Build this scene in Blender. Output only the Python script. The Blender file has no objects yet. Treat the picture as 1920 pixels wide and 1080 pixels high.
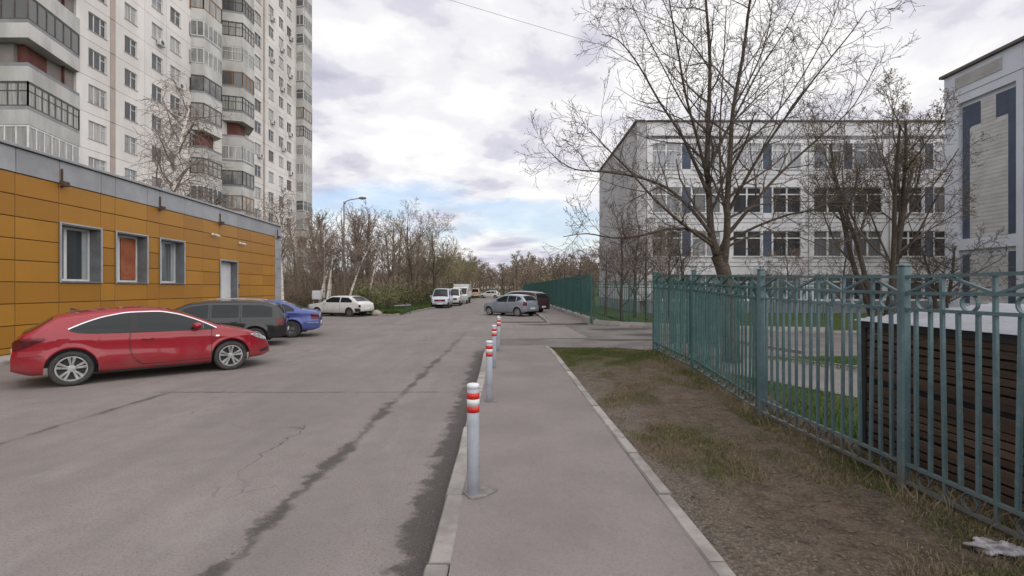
import bpy, bmesh, math, random
from mathutils import Vector, Matrix

# ------------------------------------------------------------------ camera, world, sun, exposure
SC = bpy.context.scene
COL = SC.collection
EYE = 1.87            # camera height above the carriageway
F = 900.0             # focal length in pixels of the 1920 px wide photograph
HZ = 541.0            # horizon row
cam_d = bpy.data.cameras.new('camera'); cam = bpy.data.objects.new('camera', cam_d); COL.objects.link(cam)
cam.location = (0, 0, EYE); cam.rotation_euler = (math.radians(90), 0, 0)
cam_d.sensor_width = 36; cam_d.lens = 36 * F / 1920; cam_d.shift_y = 1.0 / 1920
cam_d.clip_start = 0.05; cam_d.clip_end = 5000
SC.camera = cam

SUN_DIR = Vector((0.62, -0.55, 0.80)).normalized()
wd = bpy.data.worlds.new('World'); SC.world = wd; wd.use_nodes = True
SKY_STRENGTH, CLOUD_STRENGTH = 0.14, 0.72
def build_world():
    nt = wd.node_tree; N = nt.nodes; Lk = nt.links; N.clear()
    def n(t, **kw):
        a = N.new(t)
        for k, v in kw.items(): setattr(a, k, v)
        return a
    def math_(op, a, b=None, c=None):
        m = n('ShaderNodeMath', operation=op)
        for i, v in enumerate((a, b, c)):
            if v is None: continue
            if isinstance(v, (int, float)): m.inputs[i].default_value = v
            else: Lk.new(v, m.inputs[i])
        return m.outputs[0]
    def ramp(f, stops, interp='EASE'):
        r = n('ShaderNodeValToRGB'); r.color_ramp.interpolation = interp
        el = r.color_ramp.elements
        while len(el) < len(stops): el.new(0.5)
        for e, (p, c) in zip(el, stops):
            e.position = p; e.color = (*c, 1) if len(c) == 3 else c
        Lk.new(f, r.inputs[0]); return r.outputs[0]
    tc = n('ShaderNodeTexCoord'); sep = n('ShaderNodeSeparateXYZ'); Lk.new(tc.outputs['Generated'], sep.inputs[0])
    x, y, z = sep.outputs
    zz = math_('MAXIMUM', z, 0.0)
    k = math_('DIVIDE', 1.0, math_('ADD', zz, 0.16))
    cb = n('ShaderNodeCombineXYZ')
    Lk.new(math_('MULTIPLY', x, k), cb.inputs[0]); Lk.new(math_('MULTIPLY', y, k), cb.inputs[1]); Lk.new(math_('MULTIPLY', zz, 0.6), cb.inputs[2])
    def noise(scale, detail, rough, off, dist=0.0):
        mp = n('ShaderNodeMapping'); Lk.new(cb.outputs[0], mp.inputs[0]); mp.inputs['Location'].default_value = off
        t = n('ShaderNodeTexNoise'); Lk.new(mp.outputs[0], t.inputs['Vector'])
        t.inputs['Scale'].default_value = scale; t.inputs['Detail'].default_value = detail
        t.inputs['Roughness'].default_value = rough; t.inputs['Distortion'].default_value = dist
        return t.outputs['Fac']
    body = noise(1.25, 9, 0.52, (3.1, 1.7, 0), 0.25)
    shade = noise(1.7, 8, 0.50, (8.3, 4.2, 2.0), 0.35)
    fine = noise(4.2, 6, 0.55, (1.3, 9.2, 0), 0.2)
    # cover is thinner low above the horizon, where clear sky shows between banks
    cover = ramp(zz, [(0.0, (0.70,)*3), (0.075, (0.56,)*3), (0.16, (0.44,)*3), (0.25, (0.72,)*3), (0.35, (0.76,)*3), (1.0, (0.77,)*3)])
    m = math_('ADD', math_('MULTIPLY', body, 0.8), math_('MULTIPLY', fine, 0.2))
    m = math_('ADD', m, math_('SUBTRACT', cover, 0.5))
    mask = ramp(m, [(0.41, (0.34,)*3), (0.60, (1, 1, 1))])
    sh = math_('ADD', math_('MULTIPLY', shade, 0.75), math_('MULTIPLY', fine, 0.25))
    ccol = ramp(sh, [(0.335, (0.55, 0.55, 0.67)), (0.41, (0.71, 0.70, 0.79)), (0.472, (0.90, 0.89, 0.93)), (0.54, (1.03, 1.02, 1.015)), (0.66, (0.98, 0.975, 0.975)), (0.76, (0.82, 0.81, 0.88))])
    sky = n('ShaderNodeTexSky', sky_type='NISHITA'); sky.sun_disc = False
    sky.sun_elevation = math.asin(SUN_DIR.z); sky.sun_rotation = math.atan2(SUN_DIR.x, SUN_DIR.y)
    sky.air_density = 1.0; sky.dust_density = 2.0; sky.ozone_density = 1.5
    b1 = n('ShaderNodeBackground'); Lk.new(sky.outputs[0], b1.inputs[0]); b1.inputs[1].default_value = SKY_STRENGTH
    b2 = n('ShaderNodeBackground'); Lk.new(ccol, b2.inputs[0]); b2.inputs[1].default_value = CLOUD_STRENGTH
    mx = n('ShaderNodeMixShader'); Lk.new(mask, mx.inputs[0]); Lk.new(b1.outputs[0], mx.inputs[1]); Lk.new(b2.outputs[0], mx.inputs[2])
    out = n('ShaderNodeOutputWorld'); Lk.new(mx.outputs[0], out.inputs[0])
build_world()
sl = bpy.data.lights.new('sun', 'SUN'); sl.energy = 1.5; sl.angle = math.radians(100); sl.color = (1, 0.96, 0.91)
so = bpy.data.objects.new('sun', sl); COL.objects.link(so); so.rotation_euler = SUN_DIR.to_track_quat('Z', 'Y').to_euler()
so.location = (20, -20, 40)
SC.view_settings.view_transform = 'Standard'; SC.view_settings.look = 'None'
SC.view_settings.gamma = 1; SC.view_settings.exposure = 0.48
SC.render.engine = 'CYCLES'
SC.cycles.use_denoising = True
SC.cycles.max_bounces = 6; SC.cycles.transparent_max_bounces = 12

# ------------------------------------------------------------------ pixel helpers
def px(x, y, d):          # a pixel at distance d
    return Vector(((x - 960) / F * d, d, EYE + (HZ - y) / F * d))
def gp(x, y, z=0.0):      # a pixel on level z
    d = (EYE - z) * F / (y - HZ)
    return Vector(((x - 960) / F * d, d, z))
ROAD = -0.0222            # the street runs slightly left of the camera axis
def interp(tab, x):
    if x <= tab[0][0]: return tab[0][1]
    for (a, va), (b, vb) in zip(tab, tab[1:]):
        if x <= b: return va + (vb - va) * (x - a) / (b - a)
    return tab[-1][1]
def smooth(tab, x):       # monotone-ish cubic through the table
    n = len(tab)
    if x <= tab[0][0]: return tab[0][1]
    if x >= tab[-1][0]: return tab[-1][1]
    for i in range(n - 1):
        if x <= tab[i + 1][0]: break
    (a, va), (b, vb) = tab[i], tab[i + 1]
    def sl_(j):
        if j <= 0: return (tab[1][1] - tab[0][1]) / (tab[1][0] - tab[0][0])
        if j >= n - 1: return (tab[-1][1] - tab[-2][1]) / (tab[-1][0] - tab[-2][0])
        s0 = (tab[j][1] - tab[j-1][1]) / (tab[j][0] - tab[j-1][0]); s1 = (tab[j+1][1] - tab[j][1]) / (tab[j+1][0] - tab[j][0])
        if s0 * s1 <= 0: return 0.0
        return 2 * s0 * s1 / (s0 + s1)
    h = b - a; t = (x - a) / h; m0 = sl_(i) * h; m1 = sl_(i + 1) * h
    return (2*t**3 - 3*t*t + 1) * va + (t**3 - 2*t*t + t) * m0 + (-2*t**3 + 3*t*t) * vb + (t**3 - t*t) * m1

# ------------------------------------------------------------------ materials
MATS = {}
class NT:
    def __init__(s, name):
        s.m = bpy.data.materials.new(name); s.m.use_nodes = True
        s.nt = s.m.node_tree; s.N = s.nt.nodes; s.L = s.nt.links
        s.b = s.N['Principled BSDF']
        g = s.N.new('ShaderNodeNewGeometry'); s.pos = g.outputs['Position']; s.back = g.outputs['Backfacing']
        sp = s.N.new('ShaderNodeSeparateXYZ'); s.L.new(s.pos, sp.inputs[0]); s.x, s.y, s.z = sp.outputs
    def math(s, op, a, b=None, c=None):
        m = s.N.new('ShaderNodeMath'); m.operation = op
        for i, v in enumerate((a, b, c)):
            if v is None: continue
            if isinstance(v, (int, float)): m.inputs[i].default_value = v
            else: s.L.new(v, m.inputs[i])
        return m.outputs[0]
    def noise(s, scale, detail=4, rough=0.55, vec=None, stretch=None):
        t = s.N.new('ShaderNodeTexNoise'); v = vec or s.pos
        if stretch:
            mp = s.N.new('ShaderNodeMapping'); s.L.new(v, mp.inputs[0]); mp.inputs['Scale'].default_value = stretch; v = mp.outputs[0]
        s.L.new(v, t.inputs['Vector']); t.inputs['Scale'].default_value = scale
        t.inputs['Detail'].default_value = detail; t.inputs['Roughness'].default_value = rough
        return t.outputs['Fac']
    def step(s, f, a, b):
        r = s.N.new('ShaderNodeMapRange'); r.interpolation_type = 'SMOOTHSTEP'
        s.L.new(f, r.inputs[0]); r.inputs[1].default_value = a; r.inputs[2].default_value = b
        return r.outputs[0]
    def mix(s, f, a, b):
        m = s.N.new('ShaderNodeMix'); m.data_type = 'RGBA'
        for i, v in ((0, f), (6, a), (7, b)):
            if isinstance(v, (int, float)): m.inputs[i].default_value = v
            elif isinstance(v, (tuple, list)): m.inputs[i].default_value = (*v, 1)
            else: s.L.new(v, m.inputs[i])
        return m.outputs[2]
    def bump(s, h, strength, dist):
        b = s.N.new('ShaderNodeBump'); b.inputs['Strength'].default_value = strength; b.inputs['Distance'].default_value = dist
        s.L.new(h, b.inputs['Height']); s.L.new(b.outputs[0], s.b.inputs['Normal'])
    def col(s, c):
        if isinstance(c, (tuple, list)): s.b.inputs['Base Color'].default_value = (*c, 1)
        else: s.L.new(c, s.b.inputs['Base Color'])
    def val(s, k, v):
        if isinstance(v, (int, float)): s.b.inputs[k].default_value = v
        else: s.L.new(v, s.b.inputs[k])
    def rnd(s):
        o = s.N.new('ShaderNodeObjectInfo'); return o.outputs['Random']

def surf(name, a, b=None, rough=0.7, scale=3.0, fine=60.0, metal=0.0, bump=0.0, bdist=0.004, vary=0.0, spec=0.4, stretch=None):
    t = NT(name); b = b or tuple(c * 0.75 for c in a)
    f = t.step(t.noise(scale, 6, 0.6, stretch=stretch), 0.36, 0.66)
    c = t.mix(f, a, b)
    g = t.noise(fine, 3, 0.6)
    c = t.mix(t.math('MULTIPLY', t.step(g, 0.3, 0.75), 0.22), c, tuple(x * 0.55 for x in a))
    if vary:
        hs = t.N.new('ShaderNodeHueSaturation'); t.L.new(c, hs.inputs['Color'])
        t.L.new(t.math('ADD', t.math('MULTIPLY', t.rnd(), 2 * vary), 1 - vary), hs.inputs['Value']); c = hs.outputs[0]
    t.col(c); t.val('Roughness', t.math('ADD', t.math('MULTIPLY', g, 0.2), rough - 0.1)); t.val('Metallic', metal); t.val('Specular IOR Level', spec)
    if bump: t.bump(t.math('ADD', g, f), bump, bdist)
    MATS[name] = t.m; return t.m

def pane_mat(name, dark, pale, pale_share):
    """window glass before a dim room: some rooms have pale curtains close behind the pane"""
    t = NT(name); r = t.rnd()
    fold = t.noise(9, 2, 0.5, stretch=(1, 1, 0.06))
    cur = t.mix(t.step(fold, 0.35, 0.65), pale, tuple(c * 0.6 for c in pale))
    has = t.step(t.math('ADD', r, t.math('MULTIPLY', t.noise(0.7, 2), 0.25)), 1.1 - pale_share, 1.25 - pale_share)
    t.col(t.mix(has, dark, cur)); t.val('Roughness', 0.05); t.val('Specular IOR Level', 0.6)
    t.bump(t.noise(1.3, 2), 0.05, 0.03)
    MATS[name] = t.m; return t.m

def car_paint(name, c, metal=0.0, dirt=0.45):
    t = NT(name)
    tc = t.N.new('ShaderNodeTexCoord'); sp = t.N.new('ShaderNodeSeparateXYZ'); t.L.new(tc.outputs['Object'], sp.inputs[0])
    n1 = t.noise(3.0, 5, 0.65)
    low = t.step(t.math('SUBTRACT', sp.outputs[2], t.math('MULTIPLY', n1, 0.55)), 0.40, -0.12)
    d = t.math('MULTIPLY', t.math('ADD', t.math('MULTIPLY', low, 0.75), t.math('MULTIPLY', t.step(n1, 0.45, 0.8), 0.18)), dirt * 1.5)
    t.col(t.mix(d, c, (0.16, 0.135, 0.115))); t.val('Metallic', metal)
    t.val('Roughness', t.math('ADD', t.math('MULTIPLY', d, 0.5), 0.34)); t.val('Coat Weight', 0.8); t.val('Specular IOR Level', 0.25); t.val('Coat Roughness', t.math('ADD', t.math('MULTIPLY', d, 0.45), 0.03))
    MATS[name] = t.m; return t.m

surf('galv', (0.46, 0.48, 0.50), (0.36, 0.38, 0.40), 0.45, 2, 40, 0.3)
surf('grey_panel', (0.34, 0.35, 0.37), (0.28, 0.29, 0.31), 0.5, 1.2, 30, 0.1, vary=0.08)
surf('dark_joint', (0.055, 0.032, 0.014), (0.04, 0.024, 0.012), 0.8)
surf('white_frame', (0.70, 0.70, 0.70), (0.58, 0.58, 0.58), 0.45, 2, 30)
surf('dark_frame', (0.10, 0.09, 0.085), (0.06, 0.055, 0.05), 0.5, 2, 30)
surf('black', (0.02, 0.02, 0.022), (0.03, 0.03, 0.03), 0.6)
surf('rubber', (0.035, 0.035, 0.037), (0.065, 0.06, 0.055), 0.85, 6, 60)
surf('alloy', (0.42, 0.42, 0.43), (0.28, 0.27, 0.26), 0.42, 8, 60, 0.5)
surf('steel_rim', (0.16, 0.16, 0.165), (0.10, 0.10, 0.10), 0.5, 8, 60, 0.4)
surf('kerb', (0.33, 0.305, 0.29), (0.22, 0.20, 0.19), 0.85, 3.5, 60, bump=0.5, vary=0.16)
surf('concrete', (0.40, 0.38, 0.36), (0.28, 0.265, 0.25), 0.85, 1.2, 60, bump=0.3)
surf('plinth', (0.27, 0.28, 0.31), (0.21, 0.215, 0.24), 0.85, 0.9, 40, bump=0.2)
surf('bark', (0.11, 0.085, 0.065), (0.055, 0.042, 0.034), 0.9, 14, 60, bump=0.7, bdist=0.02)
surf('twig', (0.125, 0.097, 0.082), (0.072, 0.055, 0.047), 0.85, 2, 30)
surf('twig_red', (0.25, 0.195, 0.165), (0.16, 0.122, 0.105), 0.85, 1, 30)
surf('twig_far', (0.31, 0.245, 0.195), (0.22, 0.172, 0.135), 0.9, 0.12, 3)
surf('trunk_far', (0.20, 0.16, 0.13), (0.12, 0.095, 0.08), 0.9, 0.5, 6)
surf('bud_green', (0.185, 0.140, 0.055), (0.125, 0.088, 0.045), 0.7, 0.8, 20)
surf('leaf_young', (0.20, 0.20, 0.055), (0.13, 0.125, 0.045), 0.7, 0.5, 20)
surf('leaf_bush', (0.115, 0.135, 0.042), (0.12, 0.095, 0.048), 0.7, 0.9, 20)
surf('leaf_brown', (0.185, 0.115, 0.065), (0.115, 0.085, 0.05), 0.8, 0.9, 20)
surf('bud', (0.17, 0.125, 0.085), (0.12, 0.09, 0.06), 0.8)
surf('tower_panel', (0.74, 0.705, 0.69), (0.60, 0.565, 0.55), 0.85, 0.35, 25, vary=0.045, stretch=(1, 1, 0.35))
surf('tower_core', (0.30, 0.265, 0.25), (0.22, 0.19, 0.18), 0.9, 0.5)
surf('pilaster', (0.44, 0.36, 0.32), (0.36, 0.30, 0.27), 0.85, 0.5)
surf('parapet', (0.56, 0.545, 0.53), (0.40, 0.39, 0.375), 0.85, 0.6, 20, vary=0.10, stretch=(1, 1, 0.3))
surf('parapet_metal', (0.25, 0.255, 0.265), (0.19, 0.19, 0.20), 0.6, 0.8, 20, vary=0.25)
surf('red_brown', (0.17, 0.062, 0.05), (0.11, 0.045, 0.04), 0.8, 1.5)
surf('ochre_wood', (0.33, 0.19, 0.09), (0.26, 0.14, 0.06), 0.7, 2)
surf('string_line', (0.32, 0.30, 0.30), (0.25, 0.23, 0.23), 0.8)
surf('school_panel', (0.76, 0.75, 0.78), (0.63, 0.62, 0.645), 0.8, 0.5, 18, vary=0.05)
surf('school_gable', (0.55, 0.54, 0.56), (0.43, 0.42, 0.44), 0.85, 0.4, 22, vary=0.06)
surf('school_core', (0.24, 0.22, 0.22), (0.19, 0.17, 0.17), 0.9)
surf('school_wing', (0.66, 0.68, 0.76), (0.57, 0.585, 0.655), 0.7, 0.35, 20)
surf('wing_board', (0.56, 0.545, 0.545), (0.47, 0.455, 0.455), 0.75, 1.2, 20, vary=0.06)
surf('blue_panel', (0.072, 0.095, 0.145), (0.055, 0.074, 0.112), 0.6, 0.8, 20, vary=0.10)
surf('roof_edge', (0.14, 0.12, 0.115), (0.10, 0.09, 0.085), 0.7, 1)
surf('fence_paint', (0.100, 0.165, 0.182), (0.072, 0.125, 0.140), 0.5, 2.5, 50, 0.05, bump=0.15, bdist=0.002)
surf('fence_mid', (0.050, 0.115, 0.115), (0.036, 0.088, 0.088), 0.5, 2.5, 50, 0.05)
surf('fence_green', (0.038, 0.120, 0.104), (0.028, 0.090, 0.080), 0.5, 1.5, 40, 0.05)
surf('plank', (0.120, 0.076, 0.054), (0.065, 0.043, 0.032), 0.75, 3, 50, vary=0.25, stretch=(1, 0.15, 1), bump=0.3)
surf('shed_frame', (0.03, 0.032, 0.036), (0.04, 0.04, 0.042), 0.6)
surf('reveal', (0.16, 0.165, 0.175), (0.12, 0.125, 0.13), 0.6)
surf('white_sheet', (0.36, 0.37, 0.41), (0.27, 0.28, 0.31), 0.6, 1.5, 20, 0.1)
surf('bollard_paint', (0.52, 0.55, 0.62), (0.42, 0.45, 0.51), 0.4, 6, 60)
surf('bollard_cap', (0.74, 0.76, 0.80), (0.62, 0.64, 0.68), 0.35, 6, 60)
surf('red_tape', (0.62, 0.035, 0.02), (0.50, 0.02, 0.02), 0.4, 20, 80)
surf('white_tape', (0.72, 0.70, 0.70), (0.60, 0.58, 0.58), 0.4, 20, 80)
surf('white_door', (0.66, 0.67, 0.70), (0.58, 0.59, 0.62), 0.5, 1)
surf('orange_blind', (0.36, 0.12, 0.055), (0.25, 0.075, 0.035), 0.7, 2.5)
surf('rusty', (0.10, 0.06, 0.04), (0.06, 0.04, 0.03), 0.8)
surf('bag', (0.42, 0.40, 0.43), (0.24, 0.225, 0.23), 0.55, 16, 60, bump=0.8, bdist=0.01)
surf('crumb', (0.24, 0.205, 0.17), (0.13, 0.105, 0.085), 0.95, 9, 30)
surf('collar', (0.24, 0.225, 0.215), (0.15, 0.14, 0.13), 0.9, 14, 60, bump=0.6)
surf('stone', (0.42, 0.36, 0.30), (0.30, 0.26, 0.22), 0.9, 4, 30, bump=0.5)
surf('straw', (0.30, 0.235, 0.155), (0.20, 0.15, 0.095), 0.9, 2, 30)
surf('lamp_pole', (0.20, 0.175, 0.16), (0.14, 0.125, 0.115), 0.7, 3)
surf('plastic_white', (0.66, 0.66, 0.66), (0.50, 0.50, 0.48), 0.5, 4, 40)
surf('orange_lamp', (0.85, 0.32, 0.06), None, 0.3)
surf('red_lamp', (0.13, 0.010, 0.014), (0.05, 0.01, 0.012), 0.15, 12)
surf('chrome', (0.62, 0.62, 0.66), (0.55, 0.55, 0.58), 0.2, 2, 10, 1.0)
surf('lamp_glass', (0.62, 0.64, 0.66), (0.30, 0.31, 0.33), 0.10, 18, 30, 0.3)
surf('plate', (0.75, 0.75, 0.74), (0.65, 0.65, 0.64), 0.5, 5)
surf('red_badge', (0.50, 0.02, 0.05), None, 0.5)
pane_mat('pane_tower', (0.055, 0.06, 0.068), (0.42, 0.41, 0.40), 0.55)
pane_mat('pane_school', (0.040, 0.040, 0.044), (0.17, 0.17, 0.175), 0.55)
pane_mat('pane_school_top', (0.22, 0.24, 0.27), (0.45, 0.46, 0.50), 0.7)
pane_mat('pane_shop', (0.045, 0.052, 0.055), (0.16, 0.17, 0.175), 0.5)
pane_mat('pane_balcony', (0.095, 0.095, 0.095), (0.36, 0.35, 0.33), 0.65)
t = NT('car_glass'); t.col((0.012, 0.015, 0.017)); t.val('Roughness', 0.02); t.val('Specular IOR Level', 0.32); MATS['car_glass'] = t.m
car_paint('paint_red', (0.265, 0.002, 0.014), 0.0, 0.22)
car_paint('paint_black', (0.008, 0.010, 0.012), 0.0, 0.08)
car_paint('paint_blue', (0.050, 0.075, 0.27), 0.15, 0.25)
car_paint('paint_white', (0.62, 0.62, 0.61), 0.0, 0.35)
car_paint('paint_silver', (0.30, 0.33, 0.40), 0.45, 0.3)
car_paint('paint_maroon', (0.045, 0.014, 0.018), 0.1, 0.25)
car_paint('paint_steel', (0.36, 0.41, 0.45), 0.4, 0.3)
car_paint('paint_peach', (0.60, 0.42, 0.34), 0.0, 0.3)
car_paint('paint_van', (0.52, 0.54, 0.62), 0.15, 0.3)

def mat_asphalt():
    t = NT('asphalt')
    big = t.noise(0.35, 5, 0.6); mid = t.noise(3.0, 6, 0.65); fine = t.noise(48, 5, 0.75); grit = t.noise(120, 3, 0.6)
    c = t.mix(t.step(big, 0.35, 0.68), (0.242, 0.214, 0.206), (0.193, 0.170, 0.164))
    c = t.mix(t.math('MULTIPLY', t.step(mid, 0.40, 0.75), 0.40), c, (0.145, 0.130, 0.125))
    c = t.mix(t.math('MULTIPLY', t.step(fine, 0.46, 0.66), 0.55), c, (0.100, 0.088, 0.084))
    c = t.mix(t.math('MULTIPLY', t.step(grit, 0.56, 0.68), 0.6), c, (0.33, 0.30, 0.29))
    wob = t.math('ADD', t.math('MULTIPLY', t.math('SUBTRACT', t.noise(1.7, 6, 0.7), 0.5), 0.5), t.math('MULTIPLY', t.math('SUBTRACT', t.noise(6, 8, 0.8), 0.5), 0.42))
    # tar and damp along the seam between two paving strips
    def seam(x0, slope, w, along_scale, lo, hi, wamp=1.0):
        u = t.math('ABSOLUTE', t.math('ADD', t.math('SUBTRACT', t.math('SUBTRACT', t.x, t.math('MULTIPLY', t.y, slope)), x0), t.math('MULTIPLY', wob, wamp)))
        a = t.noise(along_scale, 3, 0.6, stretch=(0.25, 1, 1))
        wd_ = t.math('MULTIPLY', t.step(a, lo, hi), w)
        return t.step(t.math('SUBTRACT', u, wd_), 0.05, -0.06)
    s1 = t.math('MAXIMUM', seam(-1.95, 0.0, 0.10, 1.3, 0.36, 0.60, 0.75), seam(-1.93, 0.0, 0.035, 0.7, 0.30, 0.5, 0.75))
    s1 = t.math('MULTIPLY', s1, t.step(t.y, 24, 12))
    s2 = seam(-6.17, 0.0, 0.05, 1.2, 0.40, 0.6, 0.35)
    s2 = t.math('MULTIPLY', s2, t.math('MULTIPLY', t.step(t.y, 9.2, 8.6), t.step(t.y, 2.0, 4.0)))
    # gutter damp against the kerb of the footway
    g = t.math('SUBTRACT', t.math('SUBTRACT', t.math('MULTIPLY', t.y, ROAD), 0.46), t.x)
    gm = t.math('ADD', g, t.math('MULTIPLY', t.math('SUBTRACT', t.noise(3.4, 6, 0.7), 0.5), 0.75))
    s3 = t.math('MULTIPLY', t.step(gm, 0.34, 0.20), t.math('MULTIPLY', t.step(g, 0.75, 0.35), t.step(t.y, 15.5, 13.5)))
    # one thin crack across
    v = t.math('ABSOLUTE', t.math('ADD', t.math('SUBTRACT', t.y, 8.66), t.math('MULTIPLY', wob, 0.22)))
    s4 = t.math('MULTIPLY', t.step(v, 0.045, 0.012), t.math('MULTIPLY', t.step(t.x, -6.6, -6.2), t.step(t.x, -0.5, -1.2)))
    s4 = t.math('MULTIPLY', s4, t.step(t.noise(2.2, 3), 0.36, 0.5))
    # hairline cracks and long worn wheel tracks
    vo = t.N.new('ShaderNodeTexVoronoi'); vo.feature = 'DISTANCE_TO_EDGE'; vo.inputs['Scale'].default_value = 0.34
    dv = t.N.new('ShaderNodeVectorMath'); dv.operation = 'ADD'; nz = t.N.new('ShaderNodeTexNoise'); nz.inputs['Scale'].default_value = 1.6; nz.inputs['Detail'].default_value = 6; t.L.new(t.pos, nz.inputs['Vector'])
    t.L.new(t.pos, dv.inputs[0]); t.L.new(nz.outputs['Color'], dv.inputs[1]); t.L.new(dv.outputs[0], vo.inputs['Vector'])
    crack = t.math('MULTIPLY', t.step(vo.outputs['Distance'], 0.006, 0.002), t.step(t.noise(0.45, 3), 0.50, 0.58))
    track = t.noise(1.0, 4, 0.6, stretch=(1.5, 0.06, 1))
    c = t.mix(t.math('MULTIPLY', t.step(track, 0.42, 0.66), 0.30), c, (0.150, 0.133, 0.128))
    c = t.mix(t.math('MULTIPLY', t.step(t.noise(0.9, 5, 0.7, stretch=(1, 0.5, 1)), 0.55, 0.68), 0.28), c, (0.29, 0.265, 0.255))
    # scattered scuffs
    sc = t.math('MULTIPLY', t.step(t.noise(1.5, 6, 0.72, stretch=(0.8, 2.2, 1)), 0.685, 0.72), 0.75)
    st = t.math('MAXIMUM', t.math('MAXIMUM', s1, s2), t.math('MAXIMUM', t.math('MAXIMUM', s3, s4), t.math('MAXIMUM', sc, t.math('MULTIPLY', crack, 0.8))))
    c = t.mix(t.math('MULTIPLY', st, t.math('ADD', t.math('MULTIPLY', fine, 0.5), 0.55)), c, (0.046, 0.040, 0.039))
    t.col(c); t.val('Roughness', t.math('SUBTRACT', 0.92, t.math('MULTIPLY', st, 0.2))); t.val('Specular IOR Level', 0.25)
    t.bump(t.math('ADD', fine, t.math('MULTIPLY', grit, 0.5)), 0.35, 0.004)
    MATS['asphalt'] = t.m
mat_asphalt()
def mat_walk(name, a, b, stain=True):
    t = NT(name)
    big = t.noise(0.8, 5, 0.6); fine = t.noise(60, 5, 0.75); mid = t.noise(7, 5, 0.7)
    c = t.mix(t.step(big, 0.35, 0.66), a, b)
    c = t.mix(t.math('MULTIPLY', t.step(mid, 0.5, 0.8), 0.35), c, tuple(k * 0.68 for k in b))
    c = t.mix(t.math('MULTIPLY', t.step(fine, 0.42, 0.72), 0.5), c, tuple(k * 0.58 for k in b))
    lt = t.step(t.noise(11, 5, 0.7, stretch=(1, 0.4, 1)), 0.70, 0.76)
    c = t.mix(t.math('MULTIPLY', lt, 0.5), c, (0.34, 0.32, 0.32))
    t.col(c); t.val('Roughness', 0.92); t.val('Specular IOR Level', 0.25); t.bump(t.math('ADD', fine, mid), 0.3, 0.003)
    MATS[name] = t.m
mat_walk('footway', (0.232, 0.205, 0.199), (0.192, 0.168, 0.163))
mat_walk('yard_asphalt', (0.20, 0.185, 0.18), (0.15, 0.138, 0.135))
mat_walk('driveway', (0.185, 0.168, 0.160), (0.128, 0.115, 0.110))
mat_walk('asphalt_patch', (0.085, 0.077, 0.076), (0.065, 0.058, 0.058))
def mat_soil(name, green_from):
    t = NT(name)
    big = t.noise(1.1, 6, 0.65); fine = t.noise(38, 5, 0.75); mid = t.noise(5, 6, 0.7)
    c = t.mix(t.step(mid, 0.36, 0.66), (0.120, 0.092, 0.070), (0.066, 0.050, 0.039))
    c = t.mix(t.math('MULTIPLY', t.step(fine, 0.46, 0.66), 0.65), c, (0.200, 0.165, 0.130))
    ash = t.math('MULTIPLY', t.step(t.math('ADD', t.math('ADD', t.x, t.math('MULTIPLY', t.y, 0.0165)), t.math('MULTIPLY', t.math('SUBTRACT', big, 0.5), 1.6)), 2.1, 1.5), t.step(t.y, 11, 8))
    c = t.mix(t.math('MULTIPLY', ash, 0.38), c, t.mix(t.step(fine, 0.40, 0.62), (0.105, 0.092, 0.080), (0.27, 0.245, 0.225)))
    gr = t.math('MULTIPLY', t.step(t.math('ADD', big, t.math('MULTIPLY', t.math('SUBTRACT', t.y, green_from), 0.045)), 0.48, 0.66), t.step(mid, 0.3, 0.6))
    c = t.mix(t.math('MULTIPLY', gr, 0.75), c, (0.075, 0.088, 0.032))
    t.col(c); t.val('Roughness', 0.95); t.val('Specular IOR Level', 0.15)
    t.bump(t.math('ADD', fine, t.math('MULTIPLY', mid, 2.0)), 0.8, 0.025); MATS[name] = t.m
mat_soil('soil', 9.0)
def mat_lawn():
    t = NT('lawn'); big = t.noise(0.6, 6, 0.65); fine = t.noise(25, 5, 0.75)
    c = t.mix(t.step(big, 0.35, 0.68), (0.055, 0.100, 0.024), (0.088, 0.092, 0.036))
    c = t.mix(t.math('MULTIPLY', t.step(fine, 0.42, 0.72), 0.6), c, (0.040, 0.050, 0.020))
    t.col(c); t.val('Roughness', 0.95); t.val('Specular IOR Level', 0.1); t.bump(fine, 0.7, 0.03); MATS['lawn'] = t.m
mat_lawn()
def mat_blade(name, green, dry, bias, far=0.0):
    t = NT(name); r = t.noise(1.2, 5, 0.65); f = t.noise(60, 2)
    if far: r = t.math('ADD', r, t.math('MULTIPLY', t.math('MAXIMUM', t.math('SUBTRACT', t.y, 8.5), 0.0), far))
    c = t.mix(t.step(t.math('ADD', r, t.math('MULTIPLY', t.math('SUBTRACT', f, 0.5), 0.5)), bias, bias + 0.14), dry, green)
    t.col(c); t.val('Roughness', 0.8); t.val('Specular IOR Level', 0.15); MATS[name] = t.m
mat_blade('blade_verge', (0.085, 0.105, 0.030), (0.215, 0.170, 0.110), 0.47, 0.035)
mat_blade('blade_green', (0.070, 0.125, 0.028), (0.125, 0.125, 0.05), 0.36)
def mat_birch():
    t = NT('birch_bark'); n1 = t.noise(5, 4, 0.7, stretch=(0.6, 0.6, 2.6))
    t.col(t.mix(t.step(n1, 0.56, 0.62), (0.78, 0.71, 0.66), (0.09, 0.07, 0.06))); t.val('Roughness', 0.8); MATS['birch_bark'] = t.m
mat_birch()
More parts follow.
